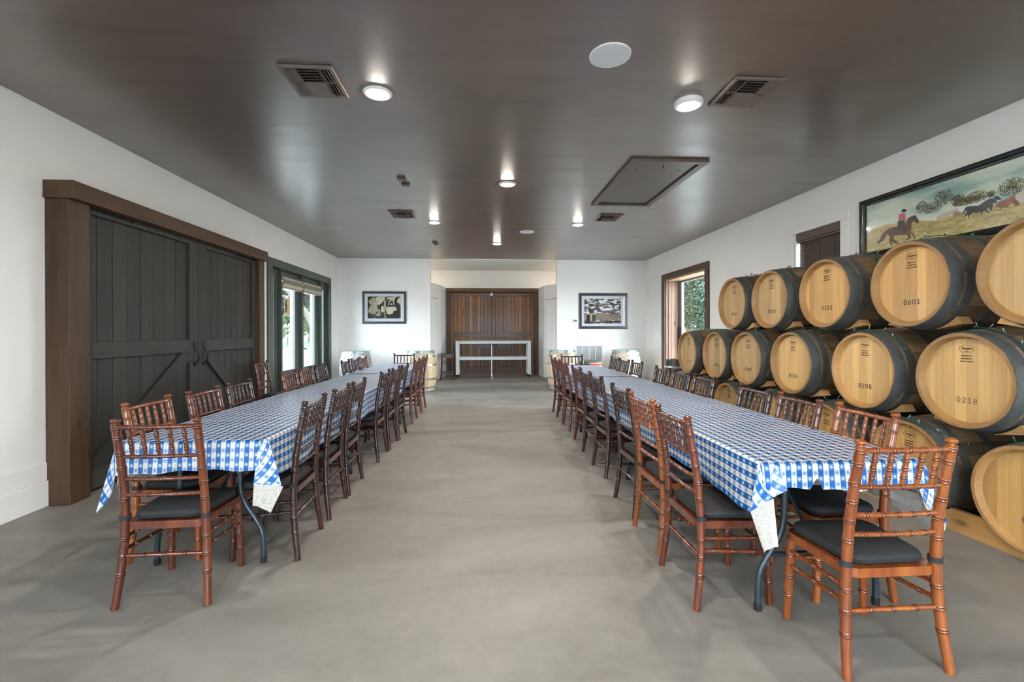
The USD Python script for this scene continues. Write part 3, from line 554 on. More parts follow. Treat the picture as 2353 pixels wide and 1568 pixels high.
    lv = [(0.90, 0.0), (0.975, 0.004), (1.0, 0.012), (1.0, 0.020), (1.012, 0.0225), (1.0, 0.025), (0.995, 0.032), (0.965, 0.040), (0.90, 0.0445), (0.6, 0.047), (0.25, 0.048)]
    V = np.vstack([np.c_[c0 + (ring - c0) * k, np.full(len(ring), 0.414 + z)] for k, z in lv]); nr = len(ring); F = []
    for i in range(len(lv) - 1):
        for k in range(nr):
            a, b_ = i * nr + k, i * nr + (k + 1) % nr; F += [(a, b_, b_ + nr), (a, b_ + nr, a + nr)]
    V = np.vstack([V, [c0[0], c0[1], 0.414], [c0[0], c0[1], 0.462]]); nb = len(V)
    for k in range(nr): F += [(nb - 2, (k + 1) % nr, k), (nb - 1, (len(lv) - 1) * nr + k, (len(lv) - 1) * nr + (k + 1) % nr)]
    sm.add(V, np.array(F))
    cu = obj('cushion', sm, m_cush, t, smooth=50, label='black fabric seat cushion with piping')
    for s in (-1, 1): obj('strap', lathe([(0.0225, -0.011), (0.0245, -0.011), (0.0245, 0.011), (0.0225, 0.011), (0.0225, -0.011)], 18, ctr=(s * 0.188, -0.150, 0.432)), m_cush, cu, smooth=40)
    return t
protos = {}
def chair(tone, x, y, facing, label, group):
    rz = facing
    if tone not in protos: protos[tone] = make_chair(tone, label, (x, y, 0), rz, group)
    else: dup(protos[tone], (x, y, 0), rz, label, group)
ORD = ['nearest', 'second', 'third', 'fourth', 'fifth', 'sixth', 'seventh', 'eighth', 'farthest']
FX, FNX, FY, FNY = -PI / 2, PI / 2, 0.0, PI       # facing +x, -x, +y, -y
TN = {'honey': 'honey-brown', 'russet': 'reddish-brown', 'mahogany': 'backlit dark mahogany'}
def jit(k, a=0.03): return math.sin(k * 12.9898) * a
R_aisle = [(1.216, 2.325, 'russet'), (1.246, 2.862, 'honey'), (1.270, 3.39, 'mahogany'), (1.310, 4.28, 'mahogany'), (1.325, 4.79, 'mahogany'), (1.350, 5.365, 'russet'), (1.365, 6.24, 'russet'), (1.375, 6.82, 'russet'), (1.380, 7.265, 'russet')]
R_wall = [(1.849, 2.32, 'honey'), (1.816, 2.786, 'russet'), (1.830, 3.275, 'mahogany'), (1.866, 4.12, 'mahogany'), (1.855, 4.572, 'mahogany'), (1.880, 5.12, 'mahogany'), (1.944, 6.165, 'mahogany'), (1.910, 6.615, 'mahogany'), (1.941, 7.18, 'mahogany')]
L_aisle = [(-1.262, 2.955, 'mahogany'), (-1.266, 3.53, 'mahogany'), (-1.263, 4.015, 'mahogany'), (-1.230, 4.95, 'mahogany'), (-1.206, 5.435, 'mahogany'), (-1.180, 5.895, 'mahogany'), (-1.170, 6.90, 'russet'), (-1.170, 7.385, 'russet'), (-1.156, 7.87, 'russet')]
L_wall = [(-1.855, 2.99, 'honey'), (-1.824, 3.515, 'russet'), (-1.833, 4.024, 'mahogany'), (-1.800, 4.96, 'russet'), (-1.812, 5.44, 'russet'), (-1.797, 5.89, 'mahogany'), (-1.768, 6.85, 'mahogany'), (-1.758, 7.32, 'mahogany'), (-1.753, 7.785, 'russet')]
BO = 0.0
chair('honey', 1.612, 1.838, FY, 'honey-brown bamboo-turned chair at the near end of the right table, its back to the viewer', 'end chairs of the right table')
chair('russet', -1.556, 2.512, FY + 0.02, 'reddish-brown bamboo-turned chair at the near end of the left table, its back to the viewer', 'end chairs of the left table')
for k, (x, y, tn) in enumerate(R_aisle): chair(tn, x + BO, y, FX + jit(k), f'{TN[tn]} chair on the aisle side of the right table, {ORD[k]} from the viewer', 'aisle-side chairs of the right table')
for k, (x, y, tn) in enumerate(L_aisle): chair(tn, x - BO, y, FNX + jit(k + 20), f'{TN[tn]} chair on the aisle side of the left table, {ORD[k]} from the viewer', 'aisle-side chairs of the left table')
for k, (x, y, tn) in enumerate(R_wall): chair(tn, x - BO, y, FNX + jit(k + 40), f'{TN[tn]} chair between the right table and the barrels, {ORD[k]} from the viewer', 'barrel-side chairs of the right table')
for k, (x, y, tn) in enumerate(L_wall): chair(tn, x + BO, y, FX + jit(k + 60), f'{TN[tn]} chair on the door side of the left table, {ORD[k]} from the viewer', 'door-side chairs of the left table')
chair('mahogany', 1.615, 7.76, FNY, 'dark chair at the far end of the right table, facing the viewer', 'end chairs of the right table')
chair('mahogany', -1.440, 8.50, FNY, 'dark chair at the far end of the left table, facing the viewer', 'end chairs of the left table')
chair('russet', -2.925, 6.76, FX, 'lone chair against the left wall at the end of the barn-door frame', None)

# ------------------------------------------------------------------ tables and cloths
m_tabtop = plain('table_plastic', S(70, 70, 72), 0.6, bump=0.2, bscale=300)
m_steel = plain('table_leg_steel', S(62, 72, 80), 0.38, 0.55, noise=0.08, nscale=20)
m_rub = plain('rubber_foot', S(22, 22, 24), 0.8)
def make_table(label, loc, rz, L=1.88, group=None, first=[None]):
    if first[0] is not None: return dup(first[0], loc, rz, label, group)
    t = thing('folding_table', label, 'table', loc, rz, group); first[0] = t
    obj('tabletop', bx((-0.372, -L / 2, 0.712), (0.372, L / 2, 0.744), 0.008), m_tabtop, t)
    obj('apron', MB().box(np.array((-0.34, -L / 2 + 0.06, 0.678)), np.array((-0.315, L / 2 - 0.06, 0.712)), 0.003).box(np.array((0.315, -L / 2 + 0.06, 0.678)), np.array((0.34, L / 2 - 0.06, 0.712)), 0.003), m_steel, t)
    for e in (-1, 1):
        y = e * (L / 2 - 0.125)
        for s in (-1, 1):
            p = np.array([(s * 0.300, y, 0.0), (s * 0.300, y, 0.10), (s * 0.296, y, 0.15), (s * 0.284, y, 0.20), (s * 0.25, y, 0.26), (s * 0.20, y, 0.335), (s * 0.176, y, 0.385), (s * 0.168, y, 0.44), (s * 0.168, y, 0.68)])
            lg = obj('leg', tube(p, 0.0145, 14), m_steel, t, smooth=40)
            obj('rubber_foot', lathe([(0, 0), (0.017, 0), (0.0175, 0.03), (0.0145, 0.034), (0.0145, 0.04), (0, 0.04)], 14, ctr=(s * 0.300, y, 0.0)), m_rub, lg, smooth=40)
        obj('crossbar', tube([(-0.246, y, 0.266), (0.246, y, 0.266)], 0.011, 10), m_steel, t, smooth=40)
        obj('brace', tube([(0, y, 0.28), (0, y - e * 0.42, 0.69)], 0.009, 8), m_steel, t, smooth=40)
    return t
# cloth material: gingham with four-petal flowers, white felt on the back
def build_cloth_mat():
    n, L = {}, []
    def mth(nm, ty, a=None, b=None, c=None):
        n[nm] = ('math', {'math_type': ty, **{f'value{i + 1}': v for i, v in enumerate((a, b, c)) if isinstance(v, (int, float))}})
        for i, v in enumerate((a, b, c)):
            if isinstance(v, str): L.append((v, f'{nm}.value{i + 1}'))
        return nm + '.value'
    n['uv'] = ('uvmap', {'attribute': 'st'}); n['sp'] = ('separate_xyz', {}); L.append(('uv.UV', 'sp.vector'))
    cs = 0.0250
    def axis(k):
        u = mth('u' + k, 'divide', f'sp.{k}', cs)
        f = mth('f' + k, 'floored_modulo', u, 2.0); odd = mth('o' + k, 'greater_than', f, 1.0)      # 1 = blue stripe
        fr = mth('fr' + k, 'fraction', mth('ad' + k, 'add', u, 1000.0)); c = mth('c' + k, 'absolute', mth('s' + k, 'subtract', fr, 0.5))
        return odd, c
    ox, cx = axis('x'); oy, cy = axis('y')
    def d2(nm, px, py):
        a = mth(nm + 'a', 'subtract', cx, px); b = mth(nm + 'b', 'subtract', cy, py)
        return mth(nm, 'add', mth(nm + 'aa', 'multiply', a, a), mth(nm + 'bb', 'multiply', b, b))
    pet = mth('pet', 'minimum', d2('p1', 0.185, 0.0), d2('p2', 0.0, 0.185)); inpet = mth('inpet', 'less_than', pet, 0.0125)
    dot = mth('dot', 'less_than', d2('p0', 0.0, 0.0), 0.0030); notdot = mth('nd', 'subtract', 1.0, dot); flo = mth('flo', 'multiply', inpet, notdot)
    both = mth('both', 'multiply', ox, oy); anyb = mth('any', 'maximum', ox, oy); one = mth('one', 'subtract', anyb, both); flw = mth('flw', 'multiply', flo, one)
    W, BL, MID, PALE = S(214, 209, 201), S(8, 84, 156), S(66, 120, 172), S(172, 184, 198)
    n['m1'] = ('mix', {'color1': W, 'color2': PALE}); L.append((oy, 'm1.fac'))                    # white column: white / pale row
    n['m2'] = ('mix', {'color1': MID, 'color2': BL}); L.append((oy, 'm2.fac'))                   # blue column
    n['m3'] = ('mix', {}); L += [(ox, 'm3.fac'), ('m1.color', 'm3.color1'), ('m2.color', 'm3.color2')]
    n['fc'] = ('mix', {'color1': S(40, 104, 170), 'color2': S(222, 224, 226)}); L.append((ox, 'fc.fac'))
    n['m4'] = ('mix', {}); L += [(flw, 'm4.fac'), ('m3.color', 'm4.color1'), ('fc.color', 'm4.color2')]
    n['tc'] = ('texture_coordinate', {}); n['bn'] = ('noise_texture', {'scale': 9.0, 'detail': 4.0}); n['bp'] = ('bump', {'strength': 0.18, 'distance': 0.01})
    n['front'] = ('principled_bsdf', {'roughness': 0.34, 'specular_ior_level': 0.55}); n['gm'] = ('geometry', {})
    n['fn'] = ('noise_texture', {'scale': 240.0, 'detail': 3.0}); n['fr_'] = ('rgb_ramp', {'ramp': [(0.3, S(176, 170, 160)), (0.7, S(206, 201, 192))]}); n['fb'] = ('bump', {'strength': 0.4, 'distance': 0.002})
    n['back'] = ('principled_bsdf', {'roughness': 0.95}); n['mx'] = ('mix_closure', {})
    L += [('tc.object', 'bn.vector'), ('bn.fac', 'bp.height'), ('bp.normal', 'front.normal'), ('m4.color', 'front.base_color'), ('tc.object', 'fn.vector'), ('fn.fac', 'fr_.fac'), ('fr_.color', 'back.base_color'), ('fn.fac', 'fb.height'), ('fb.normal', 'back.normal'),
          ('gm.backfacing', 'mx.fac'), ('front.BSDF', 'mx.closure1'), ('back.BSDF', 'mx.closure2')]
    return M('gingham_vinyl', n, L, 'mx.closure')
m_cloth = build_cloth_mat()
m_felt = M('felt_backing', {'tc': ('texture_coordinate', {}), 'n': ('noise_texture', {'scale': 90.0, 'detail': 6.0}), 'r': ('rgb_ramp', {'ramp': [(0.3, S(168, 162, 152)), (0.7, S(204, 198, 188))]}), 'b': ('bump', {'strength': 0.5, 'distance': 0.003}), 'p': ('principled_bsdf', {'roughness': 0.95})},
    [('tc.object', 'n.vector'), ('n.fac', 'r.fac'), ('r.color', 'p.base_color'), ('n.fac', 'b.height'), ('b.normal', 'p.normal')], 'p.BSDF')
def uvobj(name, V, F, UV, mat, parent, label=None): return obj(name, (V, F), mat, parent, smooth=True, uv=UV, label=label)
def cloth(label, loc, rz, y0, y1, lift, near_end=None, far_end=None, seed=0, group='gingham tablecloths', drop=0.235, notch=None, near_hem=None):
    """a cloth on a table row; local x across (-.388...388), local y along the row from y0 to y1; top at .746"""
    t = thing('tablecloth', label, 'tablecloth', loc, rz, group)
    hw, zt, r = 0.386, 0.747 + lift, 0.014
    A = []   # (s, x, z) profile from left hem to right hem
    for s in np.linspace(0, drop - r, 12): A.append((s, -hw, zt - drop + s))
    for a in np.linspace(0.25, PI / 2, 5): A.append((drop - r + a * r, -hw + r * (1 - math.cos(a)), zt - r + r * math.sin(a)))
    s0 = A[-1][0]; x0 = A[-1][1]
    for x in np.linspace(x0, -x0, 19)[1:]: A.append((s0 + x - x0, x, zt))
    base = A[-1][0]
    for (s, x, z) in [(q[0], q[1], q[2]) for q in A[:17]][::-1][1:]: A.append((base + (s0 - s), -x, z))
    A = np.array(A); ys = np.arange(y0, y1 + 1e-6, 0.04); ys[-1] = y1
    n0 = len(A); V, UV = [], []
    for y in ys:
        for (s, x, z) in A:
            d = max(0.0, zt - z) / drop
            wv = d ** 1.3 * (0.010 * math.sin(y * 9.1 + seed) + 0.006 * math.sin(y * 21.0 + 2.1 * seed)) * (1 if x > 0 else -1)
            zz = z - d * 0.012 * math.sin(y * 3.3 + seed * 1.7)
            if d == 0: zz += 0.0010 * math.sin(y * 7.0 + x * 9 + seed) + 0.0006 * math.sin(y * 23 + x * 3)
            V.append((x + wv, y, zz)); UV.append((s - drop + seed * 0.01, y))
    F = []
    for i in range(len(ys) - 1):
        for j in range(n0 - 1): a = i * n0 + j; F += [(a, a + 1, a + 1 + n0), (a, a + 1 + n0, a + n0)]
    uvobj('cloth', V, F, UV, m_cloth, t)
    for end, yy, sg in ((near_end, y0, -1), (far_end, y1, 1)):
        if not end: continue
        xs = np.arange(-hw, hw + 1e-6, 0.0121); hs = np.r_[0, np.linspace(0.25, PI / 2, 4)]; V, UV, F = [], [], []
        nd = 12
        for x in xs:
            dz = end + 0.010 * math.sin(x * 6 + seed) + 0.004 * math.sin(x * 31)
            if notch and sg < 0: dz -= max(0, 1 - abs(x - notch) / 0.026) ** 0.8 * 0.058
            for k in range(nd + 4):
                if k < 4: a = k * PI / 2 / 3.0; px, pz, s = r * math.sin(a), -r * (1 - math.cos(a)), a * r
                else: q = (k - 3) / nd; px, pz, s = r + 0.006 * q * math.sin(x * 14 + seed) + 0.010 * q, -r - (dz - r) * q, r * PI / 2 + (dz - r) * q
                V.append((x, yy + sg * px, zt + pz)); UV.append((x + hw + r * 0.43 + seed * 0.01, yy + sg * s))
        m_ = nd + 4
        for i in range(len(xs) - 1):
            for j in range(m_ - 1):
                a = i * m_ + j; q = [(a, a + 1, a + 1 + m_), (a, a + 1 + m_, a + m_)]
                F += q if sg < 0 else [x_[::-1] for x_ in q]
        uvobj('end_drop', V, F, UV, m_cloth, t)
    return t
def sheet(name, parent, quad, mat, bulge=0.012, rot=0.0, uv0=(0, 0), n=12, flip=False, label=None, wav=0.0):
    """bilinear cloth patch from 4 corners (tl, tr, br, bl) in the thing's local space, softly bulged"""
    tl, tr, brr, bl = [np.array(q, float) for q in quad]; V, UV, F = [], [], []
    nn = np.cross(tr - tl, bl - tl); nn /= np.linalg.norm(nn)
    W_, H_ = np.linalg.norm(tr - tl + brr - bl) / 2, np.linalg.norm(bl - tl + brr - tr) / 2
    for i in range(n + 1):
        for j in range(n + 1):
            u, v = i / n, j / n; p = (tl * (1 - u) + tr * u) * (1 - v) + (bl * (1 - u) + brr * u) * v
            p = p + nn * (bulge * math.sin(PI * u) * (0.4 + 0.6 * v) + wav * math.sin(u * 9) * v)
            V.append(p); a, b_ = u * W_, v * H_; UV.append((uv0[0] + a * math.cos(rot) - b_ * math.sin(rot), uv0[1] + a * math.sin(rot) + b_ * math.cos(rot)))
    for i in range(n):
        for j in range(n): a = i * (n + 1) + j; q = [(a, a + 1, a + n + 2), (a, a + n + 2, a + n + 1)]; F += [x_[::-1] for x_ in q] if flip else q
    return uvobj(name, V, F, UV, mat, parent, label)
# right row: x 1.235..2.01, y 1.93..7.72
RX = 1.623; ry = [1.945, 3.875, 5.80, 7.725]
for i, nm in enumerate(('near', 'middle', 'far')): make_table(f'grey folding table with bent steel legs under the {nm} cloth of the right row', (RX, (ry[i] + ry[i + 1]) / 2, 0), 0, group='folding tables of the right row')
cr1 = cloth('gingham cloth on the near table of the right row, notch burnt in its hem', (RX, 0, 0), 0, ry[0] - 0.004, ry[1] + 0.03, 0.0045, near_end=0.115, seed=1, notch=-0.135)
cloth('blue and white gingham cloth on the middle table of the right row', (RX, 0, 0), 0, ry[1] - 0.02, ry[2] + 0.02, 0.0, seed=2)
cloth('blue and white gingham cloth on the far table of the right row', (RX, 0, 0), 0, ry[2] - 0.02, ry[3] + 0.004, 0.0045, far_end=0.13, seed=3)
# left row: slightly turned
LRZ = -math.atan(0.024); LX0, LY0 = -1.566, 2.58; ly = [0.0, 1.965, 3.93, 5.90]
def lpos(d, dx=0.0): return (LX0 + d * math.sin(-LRZ) + dx * math.cos(LRZ), LY0 + d * math.cos(LRZ) + dx * math.sin(LRZ), 0)
for i, nm in enumerate(('near', 'middle', 'far')): make_table(f'grey folding table with bent steel legs under the {nm} cloth of the left row', lpos((ly[i] + ly[i + 1]) / 2), LRZ, group='folding tables of the left row')
cl1 = cloth('gingham cloth on the near table of the left row, felt corner hanging aisle-side', (LX0, LY0, 0), LRZ, ly[0] - 0.004, ly[1] + 0.03, 0.0045, near_end=0.165, seed=4)
cloth('blue and white gingham cloth on the middle table of the left row', (LX0, LY0, 0), LRZ, ly[1] - 0.02, ly[2] + 0.02, 0.0, seed=5)
cloth('blue and white gingham cloth on the far table of the left row', (LX0, LY0, 0), LRZ, ly[2] - 0.02, ly[3] + 0.004, 0.0045, far_end=0.14, seed=6)
# folded corners
def corner(t, ox, oy, sx, Q1, Q2, label):
    sheet('corner_fold', t, Q1, m_cloth, 0.010, 0.62 * sx, (0.013, 0.006), flip=False, label='gingham corner folded over at an angle')
    sheet('felt_corner', t, Q2, m_felt, 0.014, label='white felt underside of the hanging corner', wav=0.004)
zt = 0.748
# right-near-left corner (local x = world x - RX)
a = -0.388; y = ry[0]
corner(cr1, 0, 0, 1, [(a - 0.012, y - 0.012, zt), (a + 0.069, y - 0.020, zt - 0.004), (a + 0.101, y - 0.044, zt - 0.106), (a - 0.078, y - 0.056, zt - 0.193)],
       [(a - 0.073, y - 0.050, zt - 0.186), (a + 0.045, y - 0.034, zt - 0.145), (a + 0.068, y - 0.034, zt - 0.359), (a - 0.004, y - 0.044, zt - 0.380)], '')
a = 0.388
sheet('corner_fold', cr1, [(a - 0.075, y - 0.018, zt - 0.006), (a + 0.003, y - 0.004, zt), (a + 0.120, y - 0.010, zt - 0.30), (a - 0.03, y - 0.030, zt - 0.165)], m_cloth, 0.012, -0.5, (0.01, 0.0), label='gingham corner folded over at an angle')
sheet('felt_corner', cr1, [(a - 0.03, y - 0.022, zt - 0.16), (a + 0.118, y - 0.004, zt - 0.28), (a + 0.118, y + 0.006, zt - 0.33), (a + 0.09, y + 0.01, zt - 0.345)], m_felt, 0.01, label='white felt underside of the hanging corner')
sheet('felt_corner', cr1, [(a - 0.002, y + 0.55, zt - 0.20), (a - 0.03, y - 0.012, zt - 0.15), (a + 0.09, y + 0.01, zt - 0.345), (a + 0.012, y + 0.45, zt - 0.25)], m_felt, 0.012, label='white felt underside of the hanging side')
# left-near-right corner
a = 0.388; y = 0.0
corner(cl1, 0, 0, -1, [(a - 0.020, y - 0.022, zt - 0.002), (a + 0.028, y - 0.006, zt), (a + 0.100, y - 0.020, zt - 0.245), (a - 0.040, y - 0.040, zt - 0.228)],
       [(a - 0.040, y - 0.034, zt - 0.222), (a + 0.106, y - 0.014, zt - 0.250), (a + 0.040, y - 0.020, zt - 0.392), (a - 0.050, y - 0.030, zt - 0.345)], '')
a = -0.388
sheet('corner_fold', cl1, [(a - 0.004, y + 0.004, zt), (a + 0.035, y - 0.020, zt - 0.004), (a + 0.000, y - 0.030, zt - 0.25), (a - 0.095, y - 0.020, zt - 0.375)], m_cloth, 0.012, 0.5, (0.0, 0.0), label='gingham corner folded over at an angle')
# ------------------------------------------------------------------ stacked wine barrels
m_stave = [wood('stave%d' % i, tuple(c * k for c in S(84, 66, 46)), tuple(c * k for c in S(142, 116, 84)), 'x', 40, 0.6, 0, 0.2) for i, k in enumerate((0.7, 0.95, 1.2))]
HB = [(S(176, 132, 76), S(206, 164, 104)), (S(184, 142, 86), S(212, 174, 114)), (S(164, 130, 84), S(196, 162, 112)), (S(158, 128, 86), S(186, 156, 112))]
m_headw = [[wood('head_oak%d_%d' % (i, j), tuple(c * q for c in a), tuple(c * q for c in b_), 'z', 70, 0.5, 0.05, 0.12, stretch=0.05, dirt=(S(96, 70, 44), *((0.66, 0.86), (0.64, 0.84), (0.61, 0.80), (0.57, 0.74))[i])) for j, q in enumerate((0.92, 1.0, 1.07))] for i, (a, b_) in enumerate(HB)]
m_chime = wood('chime_oak', S(140, 102, 58), S(176, 134, 84), 'x', 60, 0.55, 0, 0.15)
m_hoop = plain('hoop_dark_steel', S(86, 89, 87), 0.48, 0.35, noise=0.25, nscale=25, bump=0.1, bscale=60)
m_galv = plain('hoop_galvanised', S(176, 186, 196), 0.32, 0.85, noise=0.12, nscale=25)
m_ink = plain('stencil_ink', S(44, 40, 36), 0.8); m_ink2 = plain('stencil_ink_faded', S(112, 96, 70), 0.8)
m_rivet = plain('rivet', S(150, 152, 150), 0.4, 0.8)
BL, RE, RM = 0.945, 0.303, 0.349
def rad(u, L=BL, re=RE, rm=RM): return re + (rm - re) * (1 - ((u - L / 2) / (L / 2)) ** 2)
def stave_mesh(a0, a1, L, re, rm, dr=0.0):
    us = [0, 0.012, 0.036, 0.06, 0.18, 0.33, L / 2, L - 0.33, L - 0.18, L - 0.06, L]; V = []
    for u in us:
        ro = rad(u, L, re, rm) + dr; ri = re - 0.0205 if u < 0.05 else ro - 0.026
        for r_, an in ((ro, a0), (ro, (a0 * 2 + a1) / 3), (ro, (a0 + 2 * a1) / 3), (ro, a1), (ri, a1), (ri, a0)): V.append((u, r_ * math.cos(an), r_ * math.sin(an)))
    F = []
    for i in range(len(us) - 1):
        for k in range(6): p, q = i * 6 + k, i * 6 + (k + 1) % 6; F += [(p, q, q + 6), (p, q + 6, p + 6)]
    e = (len(us) - 1) * 6
    F += [(0, 5, 4), (0, 4, 3), (0, 3, 2), (0, 2, 1), (e, e + 1, e + 2), (e, e + 2, e + 3), (e, e + 3, e + 4), (e, e + 4, e + 5)]
    return np.array(V), np.array(F)
def ring(u0, u1, L, re, rm, th=0.003, seg=44, z=False):
    pr = []
    for u in np.linspace(u0, u1, 4): pr.append((rad(u, L, re, rm) + th, u))
    for u in (u1, u0): pr.append((rad(u, L, re, rm) - 0.002, u))
    pr.append(pr[0]); v, f = lathe(pr, seg); return (v[:, [2, 0, 1]], f)
def stamp(t, num, hu, faded, zlogo=0.2):
    """hu = x of the head face; text reads towards -y, up +z, faces -x"""
    R = np.array([[0, 0, -1.0], [-1.0, 0, 0], [0, 1.0, 0]])
    def put(s, h, z, bold=False, wide=1.0, slant=0.0, w=None, mat=m_ink, nm='stamp', sp=None):
        if sp:
            vs, fs, n = [], [], 0
            for i, c in enumerate(s):
                v, f = text(c, h, 0.0008, bold); v = v.copy(); cx = (v[:, 0].min() + v[:, 0].max()) / 2; v[:, 0] += -cx + (i - (len(s) - 1) / 2) * sp
                # stencil bridges: cut the glyph by squeezing nothing, kept whole
                vs.append(v); fs.append(f + n); n += len(v)
            v, f = np.vstack(vs), np.vstack(fs)
        else:
            v, f = text(s, h, 0.0008, bold); v = v.copy(); v[:, 0] -= (v[:, 0].min() + v[:, 0].max()) / 2
            if w: v[:, 0] *= w / max(v[:, 0].max() * 2, 1e-6)
        v[:, 0] = v[:, 0] * wide + slant * v[:, 1]
        obj(nm, xf((v, f), R=R, t=(hu - 0.0002, 0, z)), mat, t)
    el = affinity.scale(Point(0, 0).buffer(1, quad_segs=16), 0.044, 0.0245).difference(affinity.scale(Point(0, 0).buffer(1, quad_segs=16), 0.0425, 0.0230))
    v, f = prism(el, 0.0008); obj('stamp_oval', xf((v, f), R=R, t=(hu - 0.0002, 0, zlogo)), m_ink, t)
    put('Demptos', 0.0125, zlogo - 0.002, True, slant=0.35, w=0.060); put('NAPA', 0.0052, zlogo - 0.0155, True, w=0.026)
    put('AMERICAN OAK', 0.0068, zlogo - 0.047, True, w=0.064); put('MEDIUM PLUS', 0.0068, zlogo - 0.065, True, w=0.066); put('TOASTED HEADS', 0.0068, zlogo - 0.083, True, w=0.080)
    if num: put(num, 0.036, -0.145, False, wide=0.92, mat=m_ink2 if faded else m_ink, nm='stamp_number', sp=0.036)
def barrel(y, z, num, label, group, hue, roll, faded=False, x=3.045):
    t = thing('wine_barrel', label, 'wine barrel', (x, y, z), 0, group)
    n = 26; g = rng.uniform(0, 1); hu = 0.040
    for k in range(n):
        a0, a1 = (k + g) * 2 * PI / n + 0.004, (k + 1 + g) * 2 * PI / n - 0.004
        obj('stave', stave_mesh(a0, a1, BL, RE, RM, rng.uniform(-0.0008, 0.0008)), m_stave[rng.choice((0, 1, 1, 2))], t)
    # head rim seen inside the chime
    pr = [(0.2995, -0.0012), (0.281, -0.0012), (0.2665, hu - 0.002), (0.270, hu + 0.002), (0.2995, -0.0012)]
    v, f = lathe(pr, 56); obj('chime', (v[:, [2, 0, 1]], f), m_chime, t, smooth=30)
    nb = 8; ws = np.array([rng.uniform(0.8, 1.25) for _ in range(nb)]); es = np.r_[-0.272, -0.272 + 0.544 * np.cumsum(ws) / ws.sum()]
    disc = Point(0, 0).buffer(0.2715, quad_segs=14)
    for k in range(nb):
        P = disc.intersection(sbox(es[k] + 0.0005, -0.3, es[k + 1] - 0.0005, 0.3))
        obj('head_board', prism(P, 0.02, 'yz', hu + rng.uniform(-0.0006, 0.0006)), m_headw[hue][rng.choice((0, 1, 1, 2))], t)
    obj('back_head', (lambda vf: (vf[0][:, [2, 0, 1]], vf[1]))(lathe([(0, BL - 0.05), (0.274, BL - 0.05), (0.274, BL - 0.03), (0, BL - 0.03)], 36)), m_headw[hue][1], t)
    for u0, u1 in ((0.003, 0.078), (0.098, 0.148), (0.300, 0.345), (BL - 0.345, BL - 0.300), (BL - 0.148, BL - 0.098), (BL - 0.078, BL - 0.003)):
        h_ = obj('hoop', ring(u0, u1, BL, RE, RM), m_hoop, t, smooth=30)
    rv = MB()
    for u in (0.02, 0.04, 0.06, 0.11, 0.135):
        a = 1.45 + roll; r_ = rad(u) + 0.003; rv.add(*xf(lathe([(0.006, 0), (0.0055, 0.002), (0, 0.004)], 8), R=rotx(a - PI / 2), t=(u, r_ * math.cos(a), r_ * math.sin(a))))
    obj('rivet', rv, m_rivet, t, smooth=60, kind='stuff')
    stamp(t, num, hu - 0.0008, faded)
    return t
ZB, ZM, ZT = 0.385, 1.020, 1.670
TOP = [(2.30, '0407', 'oak wine barrel at the right edge of the view, nearest of the top tier', 2, False), (3.059, '0601', 'oak wine barrel stamped 0601, second nearest of the top tier', 0, False), (3.862, '0113', 'oak wine barrel stamped 0113 below the blind window, middle of the top tier', 0, False), (4.632, '0202', 'oak wine barrel stamped 0202, second farthest of the top tier', 2, False), (5.346, '0206', 'oak wine barrel faintly stamped 0206, farthest of the top tier', 2, True)]
MID = [(2.690, '0218', 'oak wine barrel stamped 0218, nearest and largest of the middle tier', 1, True), (3.458, '0208', 'oak wine barrel stamped 0208, second nearest of the middle tier', 1, False), (4.300, '0116', 'oak wine barrel stamped 0116, third nearest of the middle tier', 1, False), (5.059, '0207', 'oak wine barrel stamped 0207, third farthest of the middle tier', 2, False), (5.762, '0051', 'oak wine barrel stamped 0051 with dark wine streaks on the middle tier', 3, False), (6.560, '0110', 'oak wine barrel faintly stamped 0110, farthest of the middle tier, by the window', 3, True)]
BOT = [(2.330, '0109', 'oak wine barrel at the lower right edge, nearest of the bottom tier', 0, False), (3.079, '0205', 'oak wine barrel of the bottom tier behind the near-end chair', 0, False), (3.867, '0211', 'oak wine barrel of the bottom tier, third from the viewer, behind the honey-brown chair', 0, False), (4.665, '0214', 'oak wine barrel of the bottom tier, fourth from the viewer', 2, False), (5.462, '0217', 'oak wine barrel of the bottom tier, fifth from the viewer', 2, False), (6.20, '0103', 'oak wine barrel of the bottom tier, sixth from the viewer', 2, True), (6.93, '0104', 'oak wine barrel, farthest of the bottom tier, near the window', 2, True)]
for row, zc, gname in ((TOP, ZT, 'top tier of wine barrels'), (MID, ZM, 'middle tier of wine barrels'), (BOT, ZB, 'bottom tier of wine barrels')):
    for (y, num, lab, hue, fd) in row: barrel(y, zc, num, lab, gname, hue, rng.uniform(-0.4, 0.3), fd)
# wooden bung on the last middle barrel
bg = thing('bung', 'dark wooden bung standing in the top of a middle-tier barrel', 'bung', (3.52, 5.90, ZM + RM - 0.02), 0)
obj('plug', lathe([(0, 0), (0.026, 0.0), (0.034, 0.085), (0.034, 0.09), (0, 0.09)], 18), m_stave[0], bg, smooth=40)
